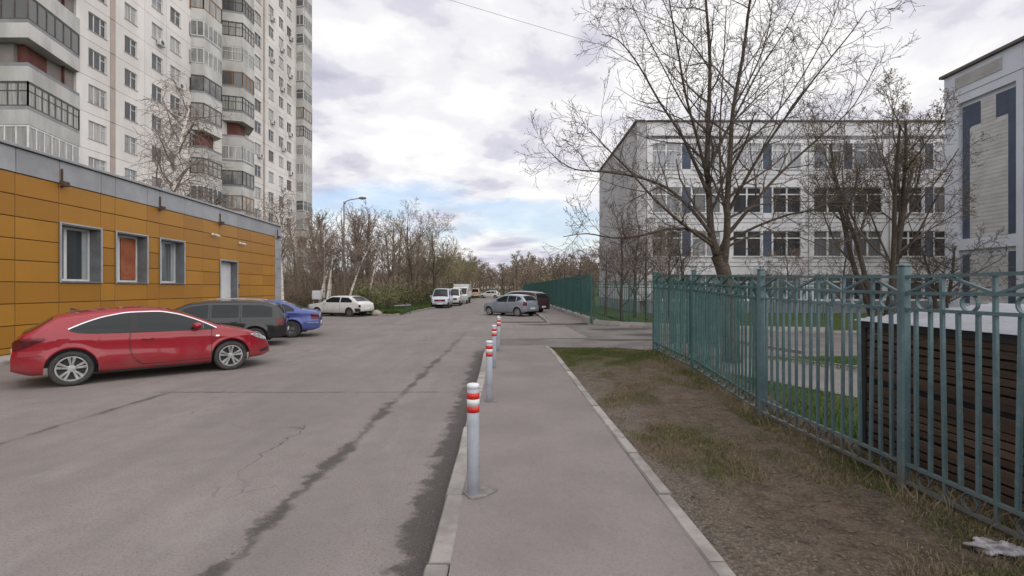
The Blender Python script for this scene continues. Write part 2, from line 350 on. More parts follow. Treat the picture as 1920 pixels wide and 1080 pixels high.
def mat_yellow():
    t = NT('yellow_panel')
    n1 = t.noise(0.6, 5, 0.6); n2 = t.noise(5, 4, 0.6, stretch=(1, 1, 0.2)); r = t.rnd()
    c = t.mix(r, (0.385, 0.178, 0.022), (0.30, 0.132, 0.016))
    c = t.mix(t.math('MULTIPLY', t.step(n1, 0.38, 0.7), 0.45), c, (0.30, 0.150, 0.020))
    c = t.mix(t.math('MULTIPLY', t.step(n2, 0.55, 0.8), 0.25), c, (0.24, 0.13, 0.045))
    t.col(c); t.val('Roughness', 0.42); t.val('Specular IOR Level', 0.4); t.bump(t.noise(0.9, 2), 0.06, 0.03); MATS['yellow_panel'] = t.m
mat_yellow()
def mat_fence(name, a, b):
    t = NT(name); n1 = t.noise(2.5, 5, 0.65); n2 = t.noise(16, 6, 0.75); f = t.noise(70, 3)
    c = t.mix(t.step(n1, 0.36, 0.66), a, b)
    c = t.mix(t.math('MULTIPLY', t.step(f, 0.4, 0.75), 0.25), c, tuple(k*0.6 for k in a))
    c = t.mix(t.math('MULTIPLY', t.step(n2, 0.50, 0.60), 0.18), c, (0.26, 0.30, 0.30))
    lowd = t.math('MULTIPLY', t.step(t.math('SUBTRACT', t.z, t.math('MULTIPLY', n2, 0.5)), 0.28, -0.02), 0.7)
    c = t.mix(lowd, c, (0.12, 0.10, 0.082))
    rust = t.step(t.noise(11, 6, 0.75), 0.655, 0.69)
    c = t.mix(t.math('MULTIPLY', rust, 0.85), c, (0.13, 0.062, 0.035))
    t.col(c); t.val('Roughness', t.math('ADD', t.math('MULTIPLY', n2, 0.35), 0.35)); t.val('Specular IOR Level', 0.35); t.bump(t.math('ADD', n2, f), 0.25, 0.002); MATS[name] = t.m
mat_fence('fence_paint', (0.105, 0.168, 0.184), (0.078, 0.132, 0.147)); mat_fence('fence_mid', (0.056, 0.124, 0.122), (0.040, 0.096, 0.095))
M = MATS

# ------------------------------------------------------------------ mesh helpers
class MB:
    def __init__(s): s.v = []; s.f = []
    def quad(s, a, b, c, d):
        i = len(s.v); s.v += [tuple(a), tuple(b), tuple(c), tuple(d)]; s.f.append((i, i+1, i+2, i+3))
    def tri(s, a, b, c):
        i = len(s.v); s.v += [tuple(a), tuple(b), tuple(c)]; s.f.append((i, i+1, i+2))
    def box(s, x0, x1, y0, y1, z0, z1):
        i = len(s.v)
        s.v += [(x0,y0,z0),(x1,y0,z0),(x1,y1,z0),(x0,y1,z0),(x0,y0,z1),(x1,y0,z1),(x1,y1,z1),(x0,y1,z1)]
        s.f += [tuple(i+k for k in q) for q in ((0,3,2,1),(4,5,6,7),(0,1,5,4),(1,2,6,5),(2,3,7,6),(3,0,4,7))]
        return s
    def bbox(s, x0, x1, y0, y1, z0, z1, b):      # box with chamfered vertical and top edges
        pts = [(x0+b,y0),(x1-b,y0),(x1,y0+b),(x1,y1-b),(x1-b,y1),(x0+b,y1),(x0,y1-b),(x0,y0+b)]
        cx, cy = (x0+x1)/2, (y0+y1)/2
        i = len(s.v); n = 8
        s.v += [(p[0], p[1], z0) for p in pts] + [(p[0], p[1], z1-b) for p in pts]
        s.v += [(p[0] + (cx-p[0])*2*b/max(x1-x0,1e-6), p[1] + (cy-p[1])*2*b/max(y1-y0,1e-6), z1) for p in pts]
        for k in range(n):
            for l in (0, n): s.f.append((i+l+k, i+l+(k+1)%n, i+l+n+(k+1)%n, i+l+n+k))
        s.f.append(tuple(i+2*n+k for k in range(n))); s.f.append(tuple(i+k for k in reversed(range(n))))
        return s
    def prism(s, poly, z0, z1, cap=True):
        i = len(s.v); n = len(poly)
        s.v += [(p[0], p[1], z0) for p in poly] + [(p[0], p[1], z1) for p in poly]
        for k in range(n): s.f.append((i+k, i+(k+1)%n, i+n+(k+1)%n, i+n+k))
        if cap: s.f.append(tuple(i+n+k for k in range(n))); s.f.append(tuple(i+k for k in reversed(range(n))))
        return s
    def sheet(s, poly, z):
        i = len(s.v); s.v += [(p[0], p[1], z if len(p) < 3 else p[2]) for p in poly]; s.f.append(tuple(range(i, i+len(poly)))); return s
    def tube(s, pts, rad, n=6, cap=True):
        pts = [Vector(p) for p in pts]; base = len(s.v); m = len(pts)
        if not hasattr(rad, '__len__'): rad = [rad] * m
        u = None
        for k, p in enumerate(pts):
            d = (pts[min(k+1, m-1)] - pts[max(k-1, 0)])
            if d.length < 1e-9: d = Vector((0, 0, 1))
            d.normalize()
            if u is None:
                u = d.orthogonal().normalized()
            else:
                u = (u - d * u.dot(d))
                u = u.normalized() if u.length > 1e-6 else d.orthogonal().normalized()
            w = d.cross(u)
            for j in range(n):
                a = 2 * math.pi * j / n
                q = p + (u * math.cos(a) + w * math.sin(a)) * rad[k]; s.v.append((q.x, q.y, q.z))
        for k in range(m - 1):
            for j in range(n):
                a = base + k*n + j; b = base + k*n + (j+1) % n
                s.f.append((a, b, b + n, a + n))
        if cap and n > 3:
            s.f.append(tuple(base + j for j in reversed(range(n)))); s.f.append(tuple(base + (m-1)*n + j for j in range(n)))
        return s
    def lathe(s, prof, n=24, axis='z', cx=0, cy=0, cz=0):
        i = len(s.v); m = len(prof)
        for r, h in prof:
            for j in range(n):
                a = 2*math.pi*j/n; c, q = r*math.cos(a), r*math.sin(a)
                s.v.append({'z': (cx+c, cy+q, cz+h), 'y': (cx+c, cy+h, cz+q), 'x': (cx+h, cy+c, cz+q)}[axis])
        for k in range(m-1):
            for j in range(n):
                a = i+k*n+j; b = i+k*n+(j+1)%n; s.f.append((a, b, b+n, a+n))
        s.f.append(tuple(i + j for j in reversed(range(n)))); s.f.append(tuple(i+(m-1)*n+j for j in range(n)))
        return s
    def beam(s, a, b, w, h):        # rectangular bar between two points (h vertical-ish)
        a = Vector(a); b = Vector(b); d = (b - a).normalized()
        side = d.cross(Vector((0, 0, 1)))
        side = side.normalized() if side.length > 1e-4 else Vector((1, 0, 0))
        up = side.cross(d)
        i = len(s.v)
        for p in (a, b):
            for q in ((-1,-1),(1,-1),(1,1),(-1,1)):
                r = p + side*q[0]*w/2 + up*q[1]*h/2; s.v.append((r.x, r.y, r.z))
        s.f += [(i,i+1,i+5,i+4),(i+1,i+2,i+6,i+5),(i+2,i+3,i+7,i+6),(i+3,i,i+4,i+7),(i+3,i+2,i+1,i),(i+4,i+5,i+6,i+7)]
        return s
    def perforated(s, xs, zs, solid, y0, y1):
        """wall slab made of cells; solid(i,j) tells filled cells; front at y0 (towards -y), back at y1"""
        for i in range(len(xs)-1):
            for j in range(len(zs)-1):
                if not solid(i, j): continue
                a, b, c, d = xs[i], xs[i+1], zs[j], zs[j+1]
                s.quad((a,y0,c),(b,y0,c),(b,y0,d),(a,y0,d))
                def open_(p, q): return not (0 <= p < len(xs)-1 and 0 <= q < len(zs)-1 and solid(p, q))
                if open_(i-1, j): s.quad((a,y1,c),(a,y0,c),(a,y0,d),(a,y1,d))
                if open_(i+1, j): s.quad((b,y0,c),(b,y1,c),(b,y1,d),(b,y0,d))
                if open_(i, j-1): s.quad((a,y1,c),(b,y1,c),(b,y0,c),(a,y0,c))
                if open_(i, j+1): s.quad((a,y0,d),(b,y0,d),(b,y1,d),(a,y1,d))
        return s
    def mesh(s, name, mat, smooth=False, recalc=False):
        me = bpy.data.meshes.new(name); me.from_pydata(s.v, [], s.f)
        if recalc:
            bm = bmesh.new(); bm.from_mesh(me); bmesh.ops.recalc_face_normals(bm, faces=bm.faces); bm.to_mesh(me); bm.free()
        me.materials.append(M[mat] if isinstance(mat, str) else mat)
        if smooth: me.polygons.foreach_set('use_smooth', [True] * len(me.polygons))
        me.update(); return me
    def build(s, name, mat, parent=None, smooth=False, loc=None):
        return put(name, s.mesh(name, mat, smooth), parent, loc)

def put(name, mesh, parent=None, loc=None, rz=None):
    o = bpy.data.objects.new(name, mesh); COL.objects.link(o)
    if parent is not None: o.parent = parent
    if loc is not None: o.location = loc
    if rz is not None: o.rotation_euler = (0, 0, rz)
    return o
def tag(o, label=None, cat=None, group=None, kind=None):
    if label: o['label'] = label
    if cat: o['category'] = cat
    if group: o['group'] = group
    if kind: o['kind'] = kind
    return o
def thing(name, label, cat, loc=(0, 0, 0), rz=0.0, group=None):
    o = bpy.data.objects.new(name, None); COL.objects.link(o); o.empty_display_size = 0.3
    o.location = loc; o.rotation_euler = (0, 0, rz); return tag(o, label, cat, group)
def copy_tree(o, parent=None):
    c = o.copy(); COL.objects.link(c); c.parent = parent
    for ch in KIDS(o): copy_tree(ch, c)
    return c
def KIDS(o): return [x for x in o.children]
def structure(name, mb, mat, smooth=False): return tag(mb.build(name, mat, None, smooth), kind='structure')

# ------------------------------------------------------------------ ground, carriageway, footways
structure('ground', MB().sheet([(-2500, -600), (2500, -600), (2500, 3000), (-2500, 3000)], -0.03), 'lawn')
def kx(x0, y): return x0 + ROAD * y
# carriageway with the parking apron in front of the low building
structure('road', MB().sheet([(-15.2, -8), (kx(-0.465, -8), -8), (kx(-0.465, 17.6), 17.6), (3.0, 18.2), (2.6, 26.2), (kx(2.5, 27), 27.2), (kx(2.5, 150), 150),
    (kx(-4.2, 150), 150), (kx(-6.0, 60), 60), (-7.25, 49.0), (-7.95, 32.5), (-10.4, 33.4), (-14.6, 35.2), (-24, 36.5), (-24, 31), (-15.2, 30.6)], 0.0), 'asphalt')
structure('driveway', MB().sheet([(kx(-0.30, 15.2), 15.2), (1.2, 15.3), (2.4, 15.0), (3.5, 13.7), (4.1, 12.3), (7.4, 12.6), (12, 13.2), (40, 12.2), (40, 20), (12.2, 20.2), (6.2, 23.0), (4.2, 24.6), (2.6, 26.0), (2.9, 18.0), (kx(-0.45, 17.5), 17.5)], 0.006), 'driveway')
def blob(cx, cy, rx, ry, seed, n=26):
    r = random.Random(seed); ph = [r.uniform(0, 6.28) for _ in range(4)]
    return [(cx + rx*math.cos(a)*k, cy + ry*math.sin(a)*k) for a, k in ((2*math.pi*i/n, 1 + 0.16*math.sin(2*2*math.pi*i/n+ph[0]) + 0.12*math.sin(5*2*math.pi*i/n+ph[1]) + 0.08*math.sin(9*2*math.pi*i/n+ph[2])) for i in range(n))]
for (cx, cy, rx, ry, sd) in ((5.0, 22.0, 1.5, 0.55, 2), (6.1, 19.2, 1.9, 0.5, 5), (2.2, 24.8, 1.5, 0.35, 8), (0.9, 26.6, 1.7, 0.4, 11), (4.2, 17.4, 1.3, 0.3, 14)):
    structure('asphalt_repair', MB().sheet(blob(cx, cy, rx, ry, sd), 0.011), 'asphalt_patch')
# near footway between its two kerbs
FW = 0.15
def walk_in(y): return 1.275 - 0.0165 * y
def strip(fl, fr, ys, z):
    mb = MB()
    for a, b in zip(ys, ys[1:]): mb.quad((fl(a), a, z(a)), (fr(a), a, z(a)), (fr(b), b, z(b)), (fl(b), b, z(b)))
    return mb
ys = [-6 + 0.5*i for i in range(44)]
def fz(y): return interp([(13.6, FW), (15.8, 0.018)], y) - 0.004
structure('footway', strip(lambda y: kx(-0.318, y), lambda y: walk_in(y), ys, fz), 'footway')
# kerb stones of the near footway (each stone its own piece)
kl = tag(bpy.data.objects.new('kerb', None), kind='structure'); COL.objects.link(kl)
def kerb_run(parent, fun, w, y0, y1, ztop, zbot=-0.02, length=1.0, mat='kerb', gap=0.009, jit=0.011, seed=1):
    """stones laid along x=fun(y)..fun(y)+w"""
    r = random.Random(seed); y = y0
    while y < y1 - 0.05:
        e = min(y + length, y1); a, b = y + gap, e - gap
        x0, x1 = fun(a) + r.uniform(-jit, jit), fun(b) + r.uniform(-jit, jit); zt0, zt1 = ztop(a) + r.uniform(-jit, jit)*0.6, ztop(b) + r.uniform(-jit, jit)*0.6
        mb = MB(); c = 0.014
        A = [(x0, a, zbot), (x0, a, zt0 - c*1.6), (x0 + c, a, zt0), (x0 + w - c, a, zt0), (x0 + w, a, zt0 - c), (x0 + w, a, zbot)]
        B = [(x1, b, zbot), (x1, b, zt1 - c*1.6), (x1 + c, b, zt1), (x1 + w - c, b, zt1), (x1 + w, b, zt1 - c), (x1 + w, b, zbot)]
        mb.v += A + B
        for k in range(5): mb.f.append((k, k+6, k+7, k+1))
        mb.f.append((0, 1, 2, 3, 4, 5)); mb.f.append((11, 10, 9, 8, 7, 6))
        mb.build('kerb_stone', mat, parent); y = e
kerb_run(kl, lambda y: kx(-0.468, y), 0.15, -4.0, 15.6, lambda y: interp([(13.4, FW), (15.6, 0.03)], y), seed=3)
kerb_run(kl, lambda y: walk_in(y) + 0.002, 0.12, -4.0, 15.3, lambda y: interp([(13.4, FW + 0.012), (15.3, 0.05)], y), seed=4)
# far footway beside the green fence
ys2 = [25.5 + 3.0*i for i in range(36)]
structure('far_footway', strip(lambda y: kx(2.66, y), lambda y: kx(5.6, y), ys2, lambda y: interp([(25.5, 0.02), (28.5, 0.12)], y)), 'footway')
kf = tag(bpy.data.objects.new('far_kerb', None), kind='structure'); COL.objects.link(kf)
kerb_run(kf, lambda y: kx(2.5, y), 0.158, 26.0, 75, lambda y: interp([(26, 0.03), (28.5, 0.13)], y), length=2.0, seed=6, mat='kerb', jit=0.02)
# kerb of the planted island on the left
ki = tag(bpy.data.objects.new('island_kerb', None), kind='structure'); COL.objects.link(ki)
def kerb_path(parent, pts, w=0.16, h=0.14, length=1.2, mat='kerb', seed=1):
    r = random.Random(seed)
    for p, q in zip(pts, pts[1:]):
        p = Vector(p); q = Vector(q); L = (q-p).length; n = max(1, round(L/length)); d = (q-p)/n
        for k in range(n):
            a = p + d*k + d.normalized()*0.008; b = p + d*(k+1) - d.normalized()*0.008; j = r.uniform(-0.02, 0.02)
            MB().beam((a.x, a.y, h/2 - 0.03 + j), (b.x, b.y, h/2 - 0.03 + j + r.uniform(-0.015, 0.015)), w, h + 0.06).build('kerb_stone', mat, parent)
kerb_path(ki, [(-9.6, 33.2), (-7.95, 32.6), (-7.55, 40.0), (-7.2, 49.0), (-6.9, 60), (-5.9, 90)], seed=7)
isl = MB().sheet([(-10.0, 33.5), (-8.05, 32.75), (-7.64, 40.0), (-7.28, 49.0), (-6.98, 60), (-6.0, 90), (-4.6, 150), (-80, 150), (-80, 37.0), (-24, 36.8), (-14.5, 35.4)], 0.09)
structure('island', isl, 'lawn')
# pavement strip under the low building
BLD0 = px(0, HZ, 12.75); BLD1 = px(527, HZ, 30.3)
bu = Vector((BLD1.x - BLD0.x, BLD1.y - BLD0.y)); BLEN = bu.length; bu.normalize(); bn = Vector((bu.y, -bu.x))      # bn points to the street
BANG = math.atan2(bu.y, bu.x)
def bpt(u, out): return (BLD0.x + bu.x*u + bn.x*out, BLD0.y + bu.y*u + bn.y*out)
pv = tag(bpy.data.objects.new('pavement', None), kind='structure'); COL.objects.link(pv); pv.location = (*bpt(-9, 0), 0); pv.rotation_euler = (0, 0, BANG)
for k in range(10):
    MB().bbox(k*2.72 + 0.012, (k+1)*2.72 - 0.012, -1.05, -0.02, -0.02, 0.085, 0.012).build('paving_slab', 'concrete', pv)
    MB().bbox(k*2.72 + 0.008, (k+1)*2.72 - 0.008, -1.20, -1.06, -0.02, 0.105, 0.012).build('kerb_stone', 'kerb', pv)

# ------------------------------------------------------------------ verge between footway and fence, school yard
FEN = [(1.75, 3.36, 0.15), (4.08, 3.33, 0.15), (6.17, 3.20, 0.20), (9.0, 3.41, 0.30), (11.4, 3.38, 0.35)]    # y, x, ground z of the posts
def fen_x(y): return interp([(a, b) for a, b, _ in FEN], y)
def fen_z(y): return interp([(a, c) for a, _, c in FEN] + [(13.2, 0.22), (14.4, 0.02)], y)
def hash2(i, j): return random.Random(i*7919 + j*104729).random()
def vnoise(x, y):
    i, j = math.floor(x), math.floor(y); fx, fy = x-i, y-j; fx = fx*fx*(3-2*fx); fy = fy*fy*(3-2*fy)
    return (hash2(i,j)*(1-fx)+hash2(i+1,j)*fx)*(1-fy) + (hash2(i,j+1)*(1-fx)+hash2(i+1,j+1)*fx)*fy
def verge_end(x): return interp([(1.0, 15.2), (2.2, 14.95), (3.0, 14.3), (3.8, 13.0), (4.2, 12.2)], x)
def verge_z(x, y):
    a = walk_in(y) + 0.12; b = fen_x(y); t = (x - a) / (b - a)
    base = interp([(13.2, FW), (15.2, 0.02)], y)
    z = base + (fen_z(y) - base) * max(0.0, min(1.35, t)) ** 1.2
    z += 0.035 * math.sin(max(0, min(1, t)) * math.pi)
    z += 0.06 * (vnoise(x*1.6, y*1.6) - 0.5) * min(1, max(0, t*5)) + 0.03 * (vnoise(x*5+9, y*5) - 0.5) * min(1, max(0, t*6))
    e = verge_end(x) - y
    if e < 1.4: z = z * max(0.0, e/1.4) + 0.012 * (1 - max(0.0, e/1.4))
    return z - (0.012 if t < 0.03 else 0)
mb = MB(); NX = 26; NY = 110; idx = {}
for j in range(NY+1):
    s = j / NY
    for i in range(NX+1):
        t = i / NX; yb = -4 + s * 19.2
        x = walk_in(yb) + 0.118 + t * (fen_x(yb) + 0.55 - walk_in(yb) - 0.118); y = -4 + s * (verge_end(x) + 4)
        x = walk_in(y) + 0.118 + t * (fen_x(y) + 0.55 - walk_in(y) - 0.118)
        idx[i, j] = len(mb.v); mb.v.append((x, y, verge_z(x, y)))
for j in range(NY):
    for i in range(NX): mb.f.append((idx[i,j], idx[i+1,j], idx[i+1,j+1], idx[i,j+1]))
structure('verge', mb, 'soil', True)
structure('yard_path', MB().sheet([(4.25, 10.8), (4.9, 9.3), (5.65, 7.8), (8.6, 1.0), (10.9, 1.0), (7.8, 10.7), (6.6, 12.6), (5.2, 12.4)], 0.09), 'yard_asphalt')
structure('yard', MB().sheet([(3.9, -4), (40, -4), (40, 12.2), (12, 13.2), (7.4, 12.6), (4.2, 12.0)], 0.075), 'lawn')
structure('school_lawn', MB().sheet([(6.4, 23.2), (12.2, 20.3), (60, 20.1), (60, 37), (6.4, 52)], 0.03), 'lawn')
ky = tag(bpy.data.objects.new('yard_kerb', None), kind='structure'); COL.objects.link(ky)
kerb_path(ky, [(6.66, 12.6), (7.86, 10.7), (10.9, 1.2)], 0.08, 0.13, 1.0, seed=9)
kerb_path(ky, [(7.3, 18.0), (8.3, 13.6)], 0.08, 0.10, 1.0, seed=10)
kerb_path(ky, [(4.3, 24.4), (6.3, 23.0), (12.2, 20.3), (30, 20.1)], 0.12, 0.10, 1.0, seed=12)

def blades(name, mat, n, sample, hmin, hmax, seed, wid=0.006):
    r = random.Random(seed); mb = MB(); k = 0
    while k < n:
        p = sample(r)
        if p is None: continue
        k += 1; x, y, z, hs = p
        a = r.uniform(0, 6.28); h = r.uniform(hmin, hmax) * hs; w = wid * r.uniform(0.6, 1.5); lean = h * r.uniform(0.2, 1.2); b = r.uniform(0, 6.28)
        dx, dy = math.cos(a)*w, math.sin(a)*w; lx, ly = math.cos(b)*lean, math.sin(b)*lean
        i = len(mb.v)
        mb.v += [(x-dx, y-dy, z-0.01), (x+dx, y+dy, z-0.01), (x+dx*0.7+lx*0.4, y+dy*0.7+ly*0.4, z+h*0.65), (x-dx*0.7+lx*0.4, y-dy*0.7+ly*0.4, z+h*0.65), (x+lx, y+ly, z+h)]
        mb.f += [(i, i+1, i+2, i+3), (i+3, i+2, i+4)]
    return tag(mb.build(name, mat), kind='stuff')
def s_verge(r):
    y = 2.2 + 12.6 * r.random() ** 1.25; a = walk_in(y) + 0.14; x = a + (fen_x(y) + 0.4 - a) * r.random()
    if y > verge_end(x) - 0.15: return None
    d = vnoise(x*1.1 + 3, y*1.1) * 0.7 + vnoise(x*3.3, y*3.3 + 5) * 0.3 + max(0, (y - 10)) * 0.08
    if x > fen_x(y) - 0.25: d += 0.25
    if d < 0.42 + 0.22 * r.random(): return None
    return (x, y, verge_z(x, y), 1.0)
o = blades('verge_grass', 'blade_verge', 95000, s_verge, 0.010, 0.060, 5, 0.0026); tag(o, 'thin dry and greenish grass growing in patches on the bare verge', 'grass')
def s_yard(r):
    y = 1.5 + 11 * r.random(); x = 3.85 + 7 * r.random()
    u = x + 0.5 * (y - 9.3) - 4.88
    if -0.05 < u < 3.1 and y < 12.3: 
        if u > 0.0 and u < 2.9: return None
    return (x, y, 0.075, 1.0)
o = blades('yard_grass', 'blade_green', 30000, s_yard, 0.03, 0.10, 6, 0.005); tag(o, 'green grass of the school yard behind the fence', 'grass')
def s_far(r):
    x = -9.5 - 16 * r.random() ** 1.5 if r.random() < 0.4 else -7.7 - 2.5*r.random(); y = 33.6 + 22 * r.random() ** 1.6
    if x < -9.9 and y < 35.6: return None
    return (x, y, 0.09, 1.0)
o = blades('island_grass', 'blade_green', 24000, s_far, 0.08, 0.32, 7, 0.016); tag(o, 'rough green grass along the island kerb', 'grass')
def s_edge(r):
    y = 2.4 + 9.6 * r.random(); return (fen_x(y) + r.gauss(0.0, 0.13), y, verge_z(min(fen_x(y)+0.4, fen_x(y)), y), 1.0)
o = blades('dry_weeds', 'straw', 900, s_edge, 0.05, 0.20, 8, 0.003); tag(o, 'dry straw coloured weeds along the foot of the fence', 'weeds')
# pebbles and scraps on the bare soil
mb = MB(); r = random.Random(4)
for _ in range(2600):
    y = 2.3 + 11.5 * r.random() ** 1.5; a = walk_in(y) + 0.13; x = a + (fen_x(y) - a) * r.random() ** 1.3; z = verge_z(x, y); s = r.uniform(0.004, 0.014)
    q = [(x + s*r.uniform(.5,1.2)*math.cos(k*2.1+r.random()), y + s*r.uniform(.5,1.2)*math.sin(k*2.1+r.random())) for k in range(3)]
    i = len(mb.v); mb.v += [(p[0], p[1], z-0.003) for p in q] + [(x, y, z + s*0.7)]; mb.f += [(i,i+1,i+3),(i+1,i+2,i+3),(i+2,i,i+3)]
tag(mb.build('soil_crumbs', 'crumb'), 'small pale stones and crumbs strewn over the verge soil', 'gravel', kind='stuff')

# dead leaves on the verge, grit along the gutter
surf('dead_leaf', (0.150, 0.108, 0.070), (0.085, 0.062, 0.042), 0.9, 30, 60)
r = random.Random(14); mb = MB()
for _ in range(3000):
    y = 2.3 + 12 * r.random() ** 1.35; a = walk_in(y) + 0.13; x = a + (fen_x(y) + 0.3 - a) * (1 - r.random() ** 1.5); 
    if y > verge_end(x) - 0.3: continue
    z = verge_z(x, y) + 0.006; s = r.uniform(0.006, 0.022); q = r.uniform(0, 6.28); c, d = math.cos(q)*s, math.sin(q)*s; k = r.uniform(0.3, 0.6); h = [r.uniform(0, 0.016) for _ in range(4)]
    mb.quad((x-c, y-d, z+h[0]), (x+d*k, y-c*k, z+h[1]*.4), (x+c, y+d, z+h[2]), (x-d*k, y+c*k, z+h[3]*.4))
tag(mb.build('dead_leaves', 'dead_leaf'), 'small dead leaves and scraps scattered over the verge', 'leaf litter', kind='stuff')
mb = MB()
for _ in range(240):
    y = 2.3 + 12 * r.random() ** 1.3; a = walk_in(y) + 0.2; x = a + (fen_x(y) - a) * r.random(); z = verge_z(x, y); q = r.uniform(0, 6.28); L = r.uniform(0.05, 0.22)
    mb.tube([(x, y, z+0.006), (x+math.cos(q)*L*.5, y+math.sin(q)*L*.5, z+0.014), (x+math.cos(q+.3)*L, y+math.sin(q+.3)*L, z+0.008)], [0.0025, 0.003, 0.0015], 4)
tag(mb.build('fallen_twigs', 'twig'), 'thin fallen twigs lying on the verge', 'twigs', kind='stuff')
mb = MB()
for _ in range(5200):
    y = 2.4 + 15 * r.random() ** 1.7; g_ = abs(r.gauss(0, 0.16)) if r.random() < 0.75 else r.uniform(0, 4.5); x = kx(-0.475, y) - 0.004 - g_; s = r.uniform(0.0025, 0.008)
    q = [(x + s*r.uniform(.5,1.2)*math.cos(k*2.1+r.random()), y + s*r.uniform(.5,1.2)*math.sin(k*2.1+r.random())) for k in range(3)]
    i = len(mb.v); mb.v += [(p[0], p[1], 0.0) for p in q] + [(x, y, s*0.8)]; mb.f += [(i,i+1,i+3),(i+1,i+2,i+3),(i+2,i,i+3)]
tag(mb.build('road_grit', 'crumb'), 'grit and tiny stones gathered along the gutter', 'gravel', kind='stuff')

# ------------------------------------------------------------------ low yellow panelled building
LB = thing('low_building', 'single storey building clad in ochre yellow panels with a grey parapet', 'building', (*bpt(0, 0), 0), BANG)
def bu_at(x):   # photo column -> distance along the wall
    k = (x - 960) / F      # X = k*Y
    return (k*BLD0.y - BLD0.x) / (bu.x - k*bu.y)
ZROW = [0.30 + 0.6*i - 0.05 for i in range(9)]      # 0.25 .. 5.05
ZTOP, ZPAR = 5.05, 5.80
cols_px = [28.7, 111, 189, 216, 275.6, 298.7, 345, 380.7, 412, 444.6, 470, 493, 515.5]
UC = [bu_at(x) for x in cols_px]
UC = [UC[0] - 3.0*k for k in (3, 2, 1)] + UC
UEND = bu_at(526.6)
def ui(x): return min(range(len(UC)), key=lambda i: abs(UC[i] - bu_at(x)))
OPEN = [(ui(111), ui(189), 2.05, 3.85, 'w'), (ui(216), ui(275.6), 2.05, 3.85, 'w'), (ui(298.7), ui(345), 2.05, 3.85, 'w'), (ui(412), ui(444.6), 0.10, 3.25, 'd')]
# openings snap to panel rows
def hole(i, z): 
    for a, b, z0, z1, _ in OPEN:
        if a <= i < b and z0 <= z <= z1: return True
    return False
core = MB()
xs = [UC[0]] + sorted(set([UC[o[0]] for o in OPEN] + [UC[o[1]] for o in OPEN])) + [UEND]
zs = [0.0, 0.10, 2.05, 3.25, 3.85, ZPAR - 0.02]
def solid(i, j):
    u = (xs[i] + xs[i+1]) / 2; z = (zs[j] + zs[j+1]) / 2
    return not any(UC[a] < u < UC[b] and z0 < z < z1 for a, b, z0, z1, _ in OPEN)
core.perforated(xs, zs, solid, 0.017, 0.45)
core.build('wall', 'dark_joint', LB)
MB().box(UC[0], UEND, 0.46, 14.0, 0.0, ZPAR - 0.15).build('building_core', 'grey_panel', LB)
RP = random.Random(77)
def panel(u0, u1, z0, z1, mat, name='panel', y0=0.0, g=0.0095):
    mb = MB(); b = 0.008; rj = lambda: RP.uniform(-0.0035, 0.0035)
    a0, a1, c0, c1 = u0+g, u1-g, z0+g, z1-g
    F_ = [(a0+b, y0+rj(), c0+b), (a1-b, y0+rj(), c0+b), (a1-b, y0+rj(), c1-b), (a0+b, y0+rj(), c1-b)]; B_ = [(a0, y0+0.014, c0), (a1, y0+0.014, c0), (a1, y0+0.014, c1), (a0, y0+0.014, c1)]
    mb.v += F_ + B_; mb.f += [(0,1,2,3)] + [(4+k, 4+(k+1)%4, (k+1)%4, k) for k in range(4)]
    return mb.build(name, mat, LB)
for i in range(len(UC)-1):
    u0, u1 = UC[i], UC[i+1]
    for j in range(len(ZROW)-1):
        segs = [(ZROW[j], ZROW[j+1])]
        for a, b, z0, z1, _ in OPEN:
            if a <= i < b:
                out = []
                for s0, s1 in segs:
                    if s1 <= z0 or s0 >= z1: out.append((s0, s1)); continue
                    if s0 < z0 - 0.08: out.append((s0, z0))
                    if s1 > z1 + 0.08: out.append((z1, s1))
                segs = out
        for s0, s1 in segs: panel(u0, u1, s0, s1, 'yellow_panel')
    if not any(a <= i < b and z0 < 0.25 for a, b, z0, z1, _ in OPEN): panel(u0, u1, 0.085, ZROW[0], 'yellow_panel')
    panel(u0, u1, ZTOP, ZPAR - 0.06, 'grey_panel', 'parapet_panel', -0.02)
panel(UC[-1], UEND, 0.085, ZPAR - 0.06, 'grey_panel', 'corner_panel', -0.01)
for k in range(9): panel(UC[-1] + 0.006, UEND - 0.004, 0.10 + k*0.6, 0.10 + (k+1)*0.6 - 0.012, 'grey_panel', 'corner_panel', -0.03)
for k in range(10): MB().bbox(UC[0] + k*(UEND-UC[0])/10 + 0.004, UC[0] + (k+1)*(UEND-UC[0])/10 - 0.004, -0.10, 0.42, ZPAR - 0.05, ZPAR + 0.03, 0.012).build('parapet_cap', 'grey_panel', LB)
